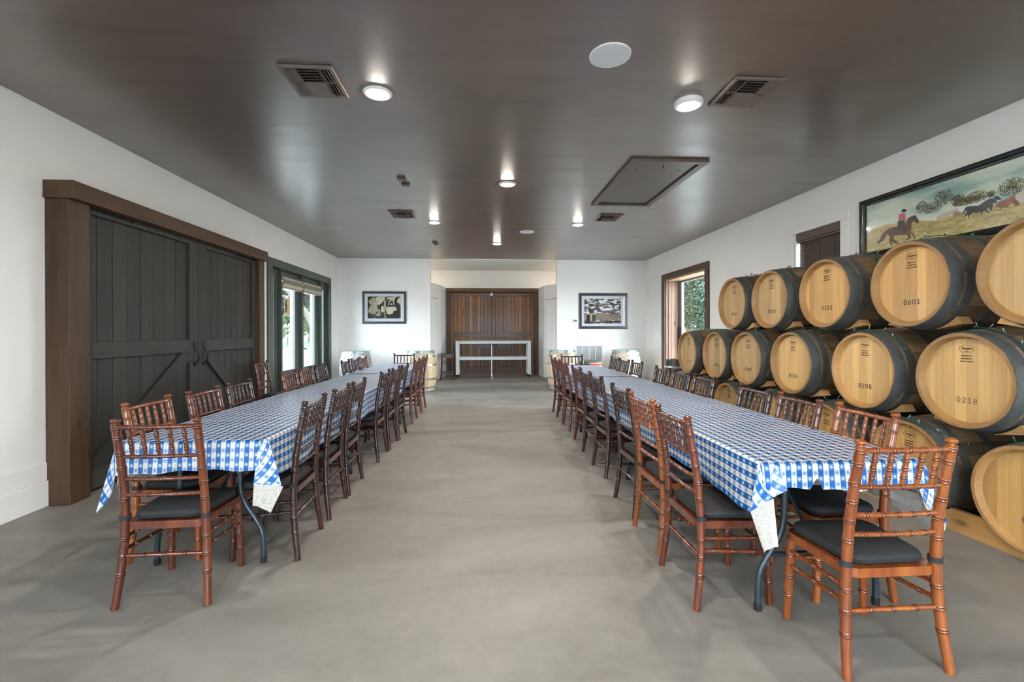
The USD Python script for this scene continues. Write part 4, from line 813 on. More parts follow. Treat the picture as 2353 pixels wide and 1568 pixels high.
# pine wedges between tiers
m_pine = [wood('pine%d' % i, tuple(c * k for c in S(170, 124, 74)), tuple(c * k for c in S(214, 170, 112)), 'y', 36, 0.6, 0, 0.15, 0.3) for i, k in enumerate((0.8, 1.0))]
m_piney = wood('pine_rail', S(168, 116, 62), S(212, 164, 104), 'y', 30, 0.55, 0.05, 0.15, 0.5)
def wedge(yu, zu, s, others, label, x0=3.155, wid=0.085):
    """a block jammed under the upper barrel at (yu, zu) on side s"""
    a = math.radians(-90 + s * 31); r_ = rad(0.15) + 0.002
    cx, cz = yu + r_ * math.cos(a), zu + r_ * math.sin(a); tv = np.array([-math.sin(a), math.cos(a)]) * s; nv = np.array([math.cos(a), math.sin(a)])
    c = np.array([cx, cz]); Lh = 0.085
    P = Polygon([c - tv * Lh, c + tv * Lh, c + tv * Lh + nv * 0.058, c - tv * Lh * 0.55 + nv * 0.012])
    for (yo, zo) in others: P = P.difference(Point(yo, zo).buffer(rad(0.20) + 0.004, quad_segs=20))
    P = P.difference(Point(yu, zu).buffer(rad(0.20) + 0.004, quad_segs=20))
    if P.geom_type != 'Polygon': P = max(P.geoms, key=lambda g: g.area)
    if P.area < 2e-4: return
    t = thing('wedge', label, 'wood wedge', (0, 0, 0), 0, 'pine wedges between the barrels')
    obj('block', prism(P, wid, 'yz', x0), m_pine[rng.randrange(2)], t)
NEARN = ['first', 'second', 'third', 'fourth', 'fifth', 'sixth', 'seventh']
for row, below, zu, zl, nm in ((TOP, MID, ZT, ZM, 'top'), (MID, BOT, ZM, ZB, 'middle')):
    for k, b_ in enumerate(row):
        for s in (-1, 1):
            wedge(b_[0], zu, s, [(q[0], zl) for q in below], f'pine wedge under the {"near" if s < 0 else "far"} side of the {NEARN[k]} {nm}-tier barrel from the viewer', 3.15 + 0.012 * ((k * 7) % 3))
for xx, lab in ((3.150, 'long pine rail on the floor carrying the fronts of the bottom barrels'), (3.80, 'long pine rail on the floor under the backs of the bottom barrels')):
    P = sbox(1.85, 0.0, 7.55, 0.145)
    for b_ in BOT: P = P.difference(Point(b_[0], ZB).buffer(max(rad(xx - 3.045), rad(xx - 3.007)) + 0.006, quad_segs=20))
    t = thing('barrel_rail', lab, 'rail', (0, 0, 0), 0); obj('rail_board', prism(P, 0.038, 'yz', xx), m_piney, t)
# green string lights over the tiers
m_wire = plain('green_wire', S(24, 74, 66), 0.5); m_sock = plain('green_socket', S(22, 96, 84), 0.45); m_bulb = M('clear_bulb', {'p': ('principled_bsdf', {'base_color': (0.9, 0.93, 0.92), 'roughness': 0.1, 'alpha': 0.6})}, [], 'p.BSDF')
def string_lights(row, zc, label, seed, y0, y1, xc=3.19):
    t = thing('string_lights', label, 'string lights'); rr = random.Random(seed); ys = np.arange(y0, y1, 0.03); pts = []
    ph = rr.uniform(0, 6)
    for y in ys:
        x = xc + 0.09 * math.sin(y * 5.1 + ph) + 0.04 * math.sin(y * 13.7 + ph)
        u = min(max(x - 3.045, 0.02), BL - 0.02); h_ = -9
        for q in row:
            d = y - q[0]
            if abs(d) < rad(u): h_ = max(h_, zc + math.sqrt(rad(u) ** 2 - d * d))
        h_ = max(h_, zc + 0.12) + 0.012
        pts.append((x, y, h_))
    pts = np.array(pts); sm = pts.copy()
    for _ in range(2): sm[1:-1, 2] = np.maximum(pts[1:-1, 2], (sm[:-2, 2] + sm[2:, 2]) / 2)
    obj('wire', tube(sm, 0.0028, 6), m_wire, t, smooth=60)
    for i in range(2, len(sm) - 2, 3):
        d = np.array([rr.uniform(-0.7, 0.7), rr.uniform(-0.7, 0.7), rr.uniform(0.3, 1.0)]); d /= np.linalg.norm(d); p = sm[i]
        s_ = obj('socket', tube([p, p + d * 0.020], 0.0042, 7), m_sock, t, smooth=50)
        obj('bulb', tube([p + d * 0.020, p + d * 0.028, p + d * 0.038], [0.0028, 0.0025, 0.0005], 7), m_bulb, s_, smooth=50)
string_lights(TOP, ZT, 'green string lights draped over the top tier of barrels', 1, 2.2, 5.5, 3.30)
string_lights(MID, ZM, 'green string lights draped over the middle tier of barrels', 2, 2.3, 6.3, 3.17)
string_lights(BOT, ZB, 'green string lights draped over the bottom tier of barrels', 3, 2.1, 5.9, 3.16)

# ------------------------------------------------------------------ upright barrels with glass tops at the end wall
m_lst = [wood('pale_stave%d' % i, tuple(c * k for c in S(172, 146, 112)), tuple(c * k for c in S(214, 192, 158)), 'z', 30, 0.6, 0, 0.2, 0.4) for i, k in enumerate((0.88, 1.0, 1.08))]
m_gst = [wood('grey_stave%d' % i, tuple(c * k for c in S(150, 148, 150)), tuple(c * k for c in S(186, 186, 190)), 'z', 30, 0.6, 0, 0.2, 0.3) for i, k in enumerate((0.9, 1.0))]
def upright(x, y, label, ms, a0=0.0):
    t = thing('barrel_table', label, 'barrel table', (x, y, 0), 0, None); L, re, rm = 0.915, 0.282, 0.350
    for k in range(24):
        v, f = stave_mesh((k + a0) * 2 * PI / 24 + 0.005, (k + 1 + a0) * 2 * PI / 24 - 0.005, L, re, rm, rng.uniform(-0.001, 0.001)); obj('stave', (v[:, [1, 2, 0]], f), rng.choice(ms), t)
    for u0, u1 in ((0.004, 0.048), (0.100, 0.138), (0.285, 0.325), (L - 0.325, L - 0.285), (L - 0.138, L - 0.100), (L - 0.048, L - 0.004)):
        v, f = ring(u0, u1, L, re, rm); obj('hoop', (v[:, [1, 2, 0]], f), m_galv, t, smooth=30)
    obj('head', lathe([(0, L - 0.05), (0.262, L - 0.05), (0.262, L - 0.03), (0, L - 0.03)], 30), ms[0], t)
    g = thing('glass_top', 'round clear glass top on ' + label, 'glass table top', (x, y, 0.0), 0, None)
    obj('disc', lathe([(0, L + 0.002), (0.368, L + 0.002), (0.372, L + 0.006), (0.368, L + 0.011), (0, L + 0.011)], 56), m_glasstop, g, smooth=30)
upright(-2.735, 10.20, 'grey-washed upright barrel in the left corner by the glass doors', m_gst)
upright(-1.325, 10.22, 'pale oak upright barrel left of the opening', m_lst, 0.3)
upright(1.855, 10.22, 'pale oak upright barrel beside the air grille', m_lst, 0.6)
upright(3.300, 10.20, 'pale oak upright barrel in the right corner beyond the window', m_lst, 0.1)
# half-barrel planter
t = thing('half_barrel', 'dark cut-down barrel tub with a galvanised band under the big window', 'half barrel', (3.80, 8.55, 0))
L, re, rm = 1.5, 0.235, 0.30
for k in range(20):
    a0_, a1_ = k * 2 * PI / 20 + 0.02, (k + 1) * 2 * PI / 20 - 0.012; V = []
    for zz in (0.0, 0.2, 0.4, 0.6, 0.79):
        r_ = 0.205 + 0.045 * math.sin(PI * (zz + 0.1))
        for q, an in ((r_, a0_), (r_, a1_), (r_ - 0.022, a1_), (r_ - 0.022, a0_)): V.append((q * math.cos(an), q * math.sin(an), zz))
    F = [];
    for i in range(4):
        for j in range(4): p, q = i * 4 + j, i * 4 + (j + 1) % 4; F += [(p, q, q + 4), (p, q + 4, p + 4)]
    F += [(0, 2, 1), (0, 3, 2), (16, 17, 18), (16, 18, 19)]
    obj('stave', (np.array(V), np.array(F)), m_char if k % 3 else m_stave[0], t)
for z0, z1 in ((0.08, 0.12), (0.63, 0.67)): obj('hoop', lathe([(0.252 - 0.04 * (0.5 - z0) ** 2, z0), (0.252 - 0.03 * (0.5 - z1) ** 2, z1), (0.226, z1), (0.226, z0), (0.252 - 0.04 * (0.5 - z0) ** 2, z0)], 32), m_galv, t, smooth=30)
obj('bottom', lathe([(0, 0.05), (0.20, 0.05), (0.20, 0.07), (0, 0.07)], 24), m_char, t)
# outlines of the figures in the three pictures
POLYS = {"horse":[[4.276,2.337],[4.304,2.331],[4.341,2.293],[4.356,2.258],[4.391,2.241],[4.356,2.225],[4.312,2.249],[4.283,2.281],[4.273,2.298],[4.268,2.304],[4.24,2.272],[4.247,2.223],[4.233,2.189],[4.212,2.168],[4.219,2.218],[4.191,2.197],[4.15,2.177],[4.143,2.19],[4.205,2.24],[4.191,2.268],[4.123,2.26],[4.063,2.254],[4.043,2.225],[4.056,2.21],[4.076,2.195],[4.037,2.2],[4.018,2.22],[4.037,2.26],[3.998,2.234],[3.986,2.195],[3.973,2.195],[3.992,2.244],[4.024,2.269],[4.018,2.298],[4.011,2.35],[3.992,2.364],[3.967,2.34],[3.948,2.33],[3.942,2.346],[3.967,2.399],[3.977,2.414],[4.03,2.409],[4.056,2.391],[4.069,2.352],[4.096,2.34],[4.15,2.352],[4.205,2.353],[4.247,2.35]],"hat":[[4.126,2.485],[4.102,2.475],[4.076,2.473],[4.06,2.477],[4.069,2.489],[4.082,2.501],[4.102,2.503],[4.109,2.488]],"face":[[4.098,2.478],[4.077,2.473],[4.08,2.458],[4.096,2.462]],"shirt":[[4.136,2.46],[4.102,2.466],[4.082,2.453],[4.076,2.427],[4.082,2.386],[4.116,2.394],[4.143,2.406],[4.143,2.444]],"chaps":[[4.149,2.404],[4.082,2.386],[4.069,2.322],[4.083,2.264],[4.102,2.268],[4.109,2.319],[4.156,2.354]],"black":[[3.561,2.319],[3.548,2.337],[3.538,2.361],[3.52,2.37],[3.49,2.364],[3.432,2.354],[3.408,2.365],[3.38,2.38],[3.353,2.385],[3.33,2.381],[3.307,2.357],[3.301,2.342],[3.307,2.339],[3.325,2.344],[3.332,2.339],[3.334,2.317],[3.339,2.285],[3.353,2.296],[3.357,2.318],[3.378,2.308],[3.357,2.277],[3.355,2.269],[3.371,2.281],[3.39,2.301],[3.404,2.294],[3.42,2.265],[3.418,2.288],[3.413,2.297],[3.446,2.298],[3.476,2.31],[3.495,2.297],[3.505,2.289],[3.508,2.263],[3.514,2.286],[3.51,2.304],[3.53,2.298],[3.553,2.266],[3.538,2.303],[3.523,2.317],[3.528,2.343],[3.545,2.323]],"black2":[[3.33,2.381],[3.307,2.397],[3.281,2.374],[3.27,2.358],[3.281,2.357],[3.307,2.362]],"white":[[3.182,2.348],[3.166,2.372],[3.137,2.382],[3.106,2.379],[3.058,2.367],[3.013,2.367],[2.983,2.38],[2.968,2.366],[2.961,2.341],[2.975,2.341],[2.99,2.337],[3.005,2.314],[3.02,2.291],[3.005,2.254],[3.013,2.224],[3.028,2.274],[3.078,2.298],[3.106,2.301],[3.121,2.306],[3.131,2.29],[3.133,2.276],[3.117,2.253],[3.113,2.244],[3.125,2.255],[3.139,2.278],[3.154,2.31],[3.174,2.326]],"brown":[[3.312,2.325],[3.298,2.337],[3.272,2.349],[3.229,2.351],[3.195,2.366],[3.178,2.366],[3.178,2.327],[3.154,2.296],[3.162,2.279],[3.174,2.282],[3.187,2.271],[3.183,2.294],[3.208,2.311],[3.229,2.288],[3.218,2.27],[3.237,2.285],[3.272,2.29],[3.274,2.265],[3.279,2.286],[3.298,2.307],[3.307,2.299]],"cream":[[3.781,2.336],[3.764,2.354],[3.708,2.368],[3.643,2.367],[3.601,2.378],[3.591,2.359],[3.612,2.348],[3.665,2.34],[3.676,2.315],[3.72,2.32],[3.742,2.314],[3.77,2.31]],"tan":[[3.643,2.34],[3.601,2.351],[3.56,2.329],[3.529,2.332],[3.519,2.302],[3.56,2.302],[3.601,2.307],[3.612,2.283],[3.627,2.314]],"ground":[[4.455,2.39],[4.275,2.394],[4.017,2.37],[3.787,2.314],[3.55,2.332],[3.311,2.329],[3.109,2.349]],"bush":[[3.917,2.486,0.1,0.1],[3.719,2.51,0.14,0.13],[3.601,2.464,0.1,0.08],[3.45,2.441,0.16,0.09],[3.347,2.431,0.06,0.05],[3.207,2.447,0.17,0.12]],"saddle":[["grey",[[0.075,0.878],[0.196,0.993],[0.215,0.935],[0.252,0.82],[0.299,0.676],[0.308,0.46],[0.28,0.302],[0.215,0.187],[0.121,0.187],[0.028,0.273],[0.014,0.345],[0.047,0.46],[0.103,0.647],[0.056,0.676],[0.028,0.791]]],["cream",[[0.234,0.935],[0.308,0.993],[0.542,0.993],[0.514,0.863],[0.439,0.734],[0.364,0.626],[0.318,0.619],[0.29,0.691],[0.262,0.806]]],["cream",[[0.416,0.561],[0.486,0.561],[0.486,0.317],[0.449,0.259],[0.402,0.345]]],["cream",[[0.565,0.532],[0.841,0.547],[0.897,0.417],[0.86,0.36],[0.776,0.331],[0.766,0.23],[0.664,0.18],[0.579,0.216],[0.561,0.388]]],["cream",[[0.897,0.82],[0.925,0.906],[1.0,0.993],[1.0,0.59],[0.944,0.691],[0.888,0.734]]],["grey",[[0.495,0.849],[0.561,0.835],[0.551,0.388],[0.523,0.331],[0.551,0.014],[0.514,0.014],[0.486,0.388]]],["grey",[[0.299,0.417],[0.374,0.417],[0.393,0.173],[0.346,0.086],[0.262,0.129],[0.252,0.187],[0.308,0.245]]],["cream",[[0.589,0.964],[0.869,0.993],[0.813,0.878],[0.804,0.619],[0.776,0.612],[0.766,0.791],[0.71,0.82],[0.664,0.748],[0.645,0.59],[0.617,0.59],[0.636,0.791],[0.701,0.878],[0.57,0.878]]],["cream",[[0.682,0.626],[0.692,0.691],[0.729,0.705],[0.748,0.619]]]],"ruin":[["mid",[[0.314,0.429],[1.0,0.366],[1.0,0.168],[0.314,0.143]]],["light",[[0.021,0.391],[0.322,0.416],[0.314,0.143],[0.322,0.068],[0.021,0.118]]],["dark",[[0.054,0.36],[0.151,0.36],[0.151,0.068],[0.05,0.068]]],["dark",[[0.213,0.36],[0.305,0.36],[0.31,0.106],[0.205,0.081]]],["dark",[[0.004,0.13],[0.197,0.068],[0.322,0.081],[1.0,0.118],[1.0,0.019],[0.573,0.031],[0.322,0.012],[0.013,0.0]]],["dark",[[0.142,0.627],[0.159,0.627],[0.167,0.391],[0.142,0.391]]],["dark",[[0.13,0.54],[0.272,0.565],[0.272,0.534],[0.138,0.503]]],["light",[[0.314,0.143],[0.975,0.155],[0.975,0.137],[0.314,0.118]]],["dark",[[0.418,0.106],[0.423,0.168],[0.431,0.205],[0.444,0.168],[0.452,0.106]]],["dark",[[0.594,0.099],[0.603,0.155],[0.615,0.199],[0.628,0.168],[0.644,0.118],[0.623,0.093]]]]}
_ico = trimesh.creation.icosphere(1, 1.0); trimesh_ico = (np.array(_ico.vertices), np.array(_ico.faces))
# ------------------------------------------------------------------ end wall things
m_frdark = plain('frame_charcoal', S(44, 46, 54), 0.35, coat=0.3, noise=0.1); m_frbrown = plain('frame_edge_brown', S(104, 84, 62), 0.5); m_mat = plain('mat_board', S(216, 219, 224), 0.8)
m_pic = {'cream': plain('sepia_light', S(206, 198, 172), 0.6, noise=0.35, nscale=22, detail=6), 'grey': plain('sepia_grey', S(166, 156, 134), 0.6, noise=0.45, nscale=26, detail=6), 'dark': plain('sepia_black', S(34, 31, 30), 0.6, noise=0.4, nscale=18), 'mid': plain('sepia_mid', S(132, 112, 92), 0.6, noise=0.3, nscale=9), 'light': plain('sepia_tan', S(186, 160, 132), 0.6, noise=0.3, nscale=20)}
m_cloudy = M('print_cloudy_sky', {'tc': ('texture_coordinate', {}), 'mp': ('mapping', {'scale': (1.0, 1.0, 2.0), 'rotation': (0, 0.5, 0)}), 'n': ('noise_texture', {'scale': 7.5, 'detail': 4.0, 'roughness': 0.5, 'distortion': 0.6}), 'r': ('rgb_ramp', {'ramp': [(0.38, S(48, 42, 36)), (0.50, S(96, 82, 68)), (0.545, S(214, 214, 220)), (0.7, S(232, 232, 238))]}), 'p': ('principled_bsdf', {'roughness': 0.6})},
    [('tc.object', 'mp.vector'), ('mp.vector', 'n.vector'), ('n.fac', 'r.fac'), ('r.color', 'p.base_color')], 'p.BSDF')
m_picglass = M('picture_glass', {'t': ('transparent_bsdf', {'color': (0.98, 0.985, 0.985)}), 'g': ('glossy_bsdf', {'roughness': 0.03, 'color': (1, 1, 1)}), **PANE_N, 'm': ('mix_closure', {})}, PANE_L + [('pm.value', 'm.fac'), ('t.BSDF', 'm.closure1'), ('g.BSDF', 'm.closure2')], 'm.closure')
def picture(label, x0, x1, z0, z1, fw, p, mats, shapes, base, edge):
    t = thing('framed_picture', label, 'picture', (0, YB, 0)); d = 0.032
    def fb(a, b_, c, e, nm='frame', mt=None, y=-d, th=d - 0.001): return obj(nm, bx((a, y, c), (b_, y + th, e), 0.003), mt or m_frdark, t)
    fb(x0, x1, z1 - fw, z1); fb(x0, x1, z0, z0 + fw); fb(x0, x0 + fw, z0 + fw, z1 - fw); fb(x1 - fw, x1, z0 + fw, z1 - fw)
    if edge:
        fb(x0 - 0.012, x1 + 0.012, z1, z1 + 0.012, 'edge', m_frbrown, -d + 0.006, d - 0.008); fb(x0 - 0.012, x1 + 0.012, z0 - 0.012, z0, 'edge', m_frbrown, -d + 0.006, d - 0.008); fb(x0 - 0.012, x0, z0, z1, 'edge', m_frbrown, -d + 0.006, d - 0.008); fb(x1, x1 + 0.012, z0, z1, 'edge', m_frbrown, -d + 0.006, d - 0.008)
    obj('mat_board', bx((x0 + fw - 0.002, -0.012, z0 + fw - 0.002), (x1 - fw + 0.002, -0.004, z1 - fw + 0.002)), m_mat, t)
    pr = obj('print', bx((p[0], -0.0135, p[2]), (p[1], -0.0121, p[3])), base, t)
    for i, (mn, pts) in enumerate(shapes):
        P = Polygon([(p[0] + a * (p[1] - p[0]), p[2] + b_ * (p[3] - p[2])) for a, b_ in pts]).buffer(0).intersection(sbox(p[0], p[2], p[1], p[3]))
        if P.area < 1e-6: continue
        obj('print_shape', prism(P, -0.0005, 'xz', -0.0136 - i * 0.0003), m_pic[mn], pr)
    obj('glazing', bx((x0 + fw - 0.001, -0.022, z0 + fw - 0.001), (x1 - fw + 0.001, -0.020, z1 - fw + 0.001)), m_picglass, t)
picture('framed sepia photograph of a saddle and tack, left of the opening', -2.774, -1.754, 1.527, 2.287, 0.050, (-2.654, -1.886, 1.651, 2.165), None, POLYS['saddle'], m_pic['dark'], False)
picture('framed sepia photograph of a cloudy sky over ruins, right of the opening', 2.400, 3.575, 1.404, 2.252, 0.052, (2.524, 3.429, 1.522, 2.125), None, POLYS['ruin'], m_cloudy, True)
m_lcd = plain('lcd_grey', S(96, 104, 98), 0.3)
t = thing('thermostat', 'small white thermostat on the end wall beside the cloudy-sky picture', 'thermostat', (2.306, YB, 1.590)); obj('housing', bx((-0.074, -0.026, -0.048), (0.074, -0.001, 0.048), 0.008), m_white, t); obj('display', bx((-0.046, -0.0275, -0.016), (0.026, -0.0262, 0.024)), m_lcd, t)
for k in range(3): obj('button', bx((0.042, -0.029, -0.02 + k * 0.018), (0.058, -0.0262, -0.009 + k * 0.018), 0.001), m_jamb, t)
t = thing('light_switch', 'white double switch plate on the right wall beside the big window', 'light switch', (XR, 9.985, 1.335)); obj('plate', bx((-0.007, -0.06, -0.085), (-0.001, 0.06, 0.085), 0.002), m_white, t)
for z in (-0.035, 0.035): obj('rocker', bx((-0.011, -0.02, z - 0.026), (-0.0072, 0.02, z + 0.026), 0.002), m_white, t)
# return-air grille
m_grv = plain('grille_paint', S(206, 207, 208), 0.5)
t = thing('air_grille', 'large white return-air grille low on the end wall', 'air grille', (0, YB, 0)); gx0, gx1, gz0, gz1 = 2.278, 2.995, 0.25, 1.024
obj('backing', bx((gx0 + 0.02, -0.008, gz0 + 0.02), (gx1 - 0.02, -0.001, gz1 - 0.02)), plain('grille_shadow', S(120, 122, 124), 0.9), t)
for a, b_, c, d in ((gx0, gx1, gz1 - 0.05, gz1), (gx0, gx1, gz0, gz0 + 0.05), (gx0, gx0 + 0.045, gz0 + 0.05, gz1 - 0.05), (gx1 - 0.045, gx1, gz0 + 0.05, gz1 - 0.05)): obj('frame', bx((a, -0.03, c), (b_, -0.001, d), 0.003), m_trim, t)
for k in range(1, 4): x = gx0 + 0.045 + (gx1 - gx0 - 0.09) * k / 4; obj('mullion', bx((x - 0.008, -0.026, gz0 + 0.05), (x + 0.008, -0.006, gz1 - 0.05), 0.002), m_trim, t)
lv = MB()
for k in range(36): z = gz0 + 0.06 + k * (gz1 - gz0 - 0.12) / 35; lv.add(*xf(bx((gx0 + 0.045, -0.010, -0.001), (gx1 - 0.045, 0.010, 0.001)).out(), R=rotx(0.7), t=(0, -0.013, z)))
obj('louvre', lv, m_grv, t, kind='stuff')
# ------------------------------------------------------------------ alcove: brown barn doors, console, stool
AYF = AY - 0.002
fr = thing('trim_2', 'dark brown timber frame around the alcove barn doors', None, kind='structure')
fx0, fx1, fz = -0.955, 1.625, 2.555
obj('post', bx((fx0, AYF - 0.10, AZ), (fx0 + 0.105, AYF, fz - 0.101), 0.004), m_post, fr); obj('post', bx((fx1 - 0.105, AYF - 0.10, AZ), (fx1, AYF, fz - 0.101), 0.004), m_post, fr); obj('header', bx((fx0, AYF - 0.11, fz - 0.10), (fx1, AYF, fz), 0.004), m_postx, fr)
def alcove_leaf(name, x0, x1, label, inner):
    t = thing(name, label, None, kind='structure'); obj('backing', bx((x0, AYF - 0.0035, AZ + 0.02), (x1, AYF - 0.001, fz - 0.102)), m_bolt, t); yb = AYF - 0.030; n = 9; st = 0.10
    i0, i1 = x0 + st, x1 - st; w = (i1 - i0) / n; yr = AYF - 0.052
    for i in range(n): obj('plank', bx((i0 + i * w + 0.0025, yb + rng.uniform(-0.002, 0.001), AZ + 0.02), (i0 + (i + 1) * w - 0.0025, AYF - 0.004, fz - 0.13), 0.003), m_bplank[rng.choice((0, 0, 1, 1, 2))], t)
    obj('stile', bx((x0, yr, AZ + 0.02), (x0 + st - 0.002, AYF - 0.004, fz - 0.13), 0.003), m_bplank[0], t); obj('stile', bx((x1 - st + 0.002, yr, AZ + 0.02), (x1, AYF - 0.004, fz - 0.13), 0.003), m_bplank[0], t)
    for z0, z1, nm in ((fz - 0.225, fz - 0.13, 'top_rail'), (1.185, 1.31, 'middle_rail'), (AZ + 0.02, AZ + 0.24, 'bottom_rail')): obj(nm, bx((i0, yr, z0), (i1, yb - 0.003, z1), 0.003), m_brail, t)
    obj('catch', bx((x0 + 0.02 if not inner else x1 - 0.04, yr - 0.02, 1.20), (x0 + 0.05 if not inner else x1 - 0.01, yr, 1.23), 0.003), m_iron, t)
alcove_leaf('door_5', fx0 + 0.107, 0.308, 'left brown plank barn door of the alcove', False); obj('astragal', bx((0.309, AYF - 0.012, 0.96), (0.317, AYF - 0.004, fz - 0.11)), m_bolt, stage.GetPrimAtPath('/World/door_5')); alcove_leaf('door_6', 0.318, fx1 - 0.107, 'right brown plank barn door of the alcove', True)
t = thing('door_sensor', 'small white alarm sensor at the top where the brown barn doors meet', 'sensor', (0.318, AYF - 0.052, 2.385)); obj('housing', bx((-0.022, -0.025, -0.045), (0.022, -0.001, 0.045), 0.004), m_white, t); obj('magnet', bx((-0.04, -0.02, -0.035), (-0.025, -0.001, 0.035), 0.003), m_white, t)
m_ctop = wood('console_top', S(88, 62, 40), S(134, 100, 68), 'x', 34, 0.5, 0.1, 0.15, 0.4); m_cpaint = plain('console_paint', S(204, 210, 212), 0.5, noise=0.05, nscale=6); m_bin = plain('bin_grey', S(72, 68, 72), 0.5)
t = thing('console_table', 'long white console table with a wooden top and slatted shelf on casters in the alcove', 'console table', (0, 0, AZ)); cx0, cx1, cy0, cy1, ch = -0.665, 1.352, 12.18, 12.68, 1.035
obj('top', bx((cx0 - 0.055, cy0 - 0.04, ch - 0.036), (cx1 + 0.055, cy1 + 0.02, ch), 0.008), m_ctop, t)
for x in (cx0, cx1 - 0.095):
    for y in (cy0, cy1 - 0.09):
        lg = obj('leg', bx((x, y, 0.085), (x + 0.095, y + 0.09, ch - 0.037), 0.004), m_cpaint, t)
        cs = MB(); cs.add(*xf(lathe([(0, -0.014), (0.034, -0.014), (0.036, 0), (0.034, 0.014), (0, 0.014)], 18, 'x'), t=(x + 0.05, y + 0.045, 0.036))); cs.box(np.array((x + 0.025, y + 0.03, 0.066)), np.array((x + 0.072, y + 0.062, 0.085)))
        cs.box(np.array((x + 0.030, y + 0.035, 0.03)), np.array((x + 0.034, y + 0.055, 0.07))).box(np.array((x + 0.066, y + 0.035, 0.03)), np.array((x + 0.070, y + 0.055, 0.07)))
        obj('caster', cs, m_rub, lg, smooth=40)
for y in (cy0 + 0.004, cy1 - 0.034):
    obj('apron', bx((cx0 + 0.096, y, ch - 0.125), (cx1 - 0.096, y + 0.03, ch - 0.037), 0.003), m_cpaint, t); obj('shelf_rail', bx((cx0 + 0.096, y, 0.475), (cx1 - 0.096, y + 0.03, 0.562), 0.003), m_cpaint, t)
for k in range(17):
    w_ = (cx1 - cx0 - 0.20) / 17; x = cx0 + 0.10 + k * w_; obj('shelf_slat', bx((x + 0.006, cy0 + 0.036, 0.540), (x + w_ - 0.006, cy1 - 0.036, 0.558), 0.002), m_cpaint, t)
for x0, x1 in ((-0.16, 0.28), (0.44, 0.88)):
    tb = MB(); pr = [(x0, 0.91), (x1, 0.91), (x1 - 0.03, 0.80), (x0 + 0.03, 0.80)]; tb.add(*prism(Polygon(pr), 0.32, 'xz', cy0 + 0.09)); obj('hanging_bin', tb, m_bin, t, label='grey tub hung under the top')
m_dkw = wood('stool_wood', S(48, 30, 24), S(86, 56, 44), 'z', 40, 0.45, 0.2, 0.1); m_dkwx = wood('stool_seat', S(46, 38, 32), S(78, 66, 56), 'x', 40, 0.5, 0.1, 0.1)
t = thing('bar_stool', 'dark wooden bar stool with a saddle seat left of the console table', 'stool', (-0.865, 11.90, AZ), 0.08)
seat = MB(); us = np.linspace(-0.17, 0.17, 11); P = [(u, 0.665 + 0.018 * (abs(u) / 0.17) ** 2) for u in us] + [(u, 0.627) for u in us[::-1]]; seat.add(*prism(Polygon(P), 0.25, 'xz', -0.125)); obj('seat', seat, m_dkwx, t, smooth=35)
for sx in (-1, 1):
    for sy in (-1, 1): obj('leg', tube([(sx * 0.155, sy * 0.13, 0), (sx * 0.135, sy * 0.095, 0.63)], 0.021, 4), m_dkw, t)
for sy in (-1, 1): obj('apron', bx((-0.125, sy * 0.095 - 0.01, 0.56), (0.125, sy * 0.095 + 0.01, 0.625), 0.003), m_dkw, t); obj('footrest', bx((-0.145, sy * 0.12 - 0.01, 0.13 + 0.03 * (sy > 0)), (0.145, sy * 0.12 + 0.01, 0.165 + 0.03 * (sy > 0)), 0.003), m_dkw, t)
for sx in (-1, 1): obj('apron', bx((sx * 0.135 - 0.01, -0.085, 0.56), (sx * 0.135 + 0.01, 0.085, 0.625), 0.003), m_dkw, t); obj('footrest', bx((sx * 0.148 - 0.01, -0.11, 0.20), (sx * 0.148 + 0.01, 0.11, 0.235), 0.003), m_dkw, t)
# grey drum stool with striped blanket before the grille
m_gfab = plain('grey_upholstery', S(104, 100, 98), 0.85, bump=0.2, bscale=500, bdist=0.001)
t = thing('ottoman', 'round grey upholstered drum stool in front of the air grille', 'ottoman', (2.50, 10.22, 0)); 
obj('drum', lathe([(0, 0.02), (0.235, 0.02), (0.245, 0.05), (0.245, 0.60), (0, 0.60)], 36), m_gfab, t, smooth=40); obj('lid', lathe([(0, 0.602), (0.248, 0.602), (0.252, 0.63), (0.238, 0.660), (0.12, 0.668), (0, 0.669)], 36), m_gfab, t, smooth=40)
for a in (0.8, 2.4, 3.9, 5.5): obj('foot', lathe([(0, 0), (0.02, 0), (0.02, 0.02), (0, 0.02)], 10, ctr=(0.18 * math.cos(a), 0.18 * math.sin(a), 0)), m_bolt, t)
m_blk = M('striped_blanket_fabric', {'tc': ('texture_coordinate', {}), 'sp': ('separate_xyz', {}), 'm': ('math', {'math_type': 'multiply', 'value2': 7.0}), 'fr': ('math', {'math_type': 'fraction'}), 'r': ('rgb_ramp', {'ramp': [(0.0, S(196, 84, 52)), (0.30, S(196, 84, 52)), (0.31, S(224, 214, 200)), (0.5, S(224, 214, 200)), (0.51, S(178, 60, 44)), (0.8, S(178, 60, 44)), (0.81, S(220, 170, 120)), (1, S(220, 170, 120))], 'interpolate': False}), 'p': ('principled_bsdf', {'roughness': 0.9})},
    [('tc.object', 'sp.vector'), ('sp.z', 'm.value1'), ('m.value', 'fr.value1'), ('fr.value', 'r.fac'), ('r.color', 'p.base_color')], 'p.BSDF')
t = thing('blanket', 'red and cream striped blanket hanging over the front of the grey drum stool', 'blanket', (2.50, 10.22, 0))
obj('drape', grid(lambda u, v: ((0.262 + 0.004 * math.sin(u * 30)) * math.sin(u), -(0.262 + 0.004 * math.sin(u * 30)) * math.cos(u), v), np.linspace(-0.35, 0.95, 26), np.linspace(0.25, 0.635, 6)), m_blk, t, smooth=True)

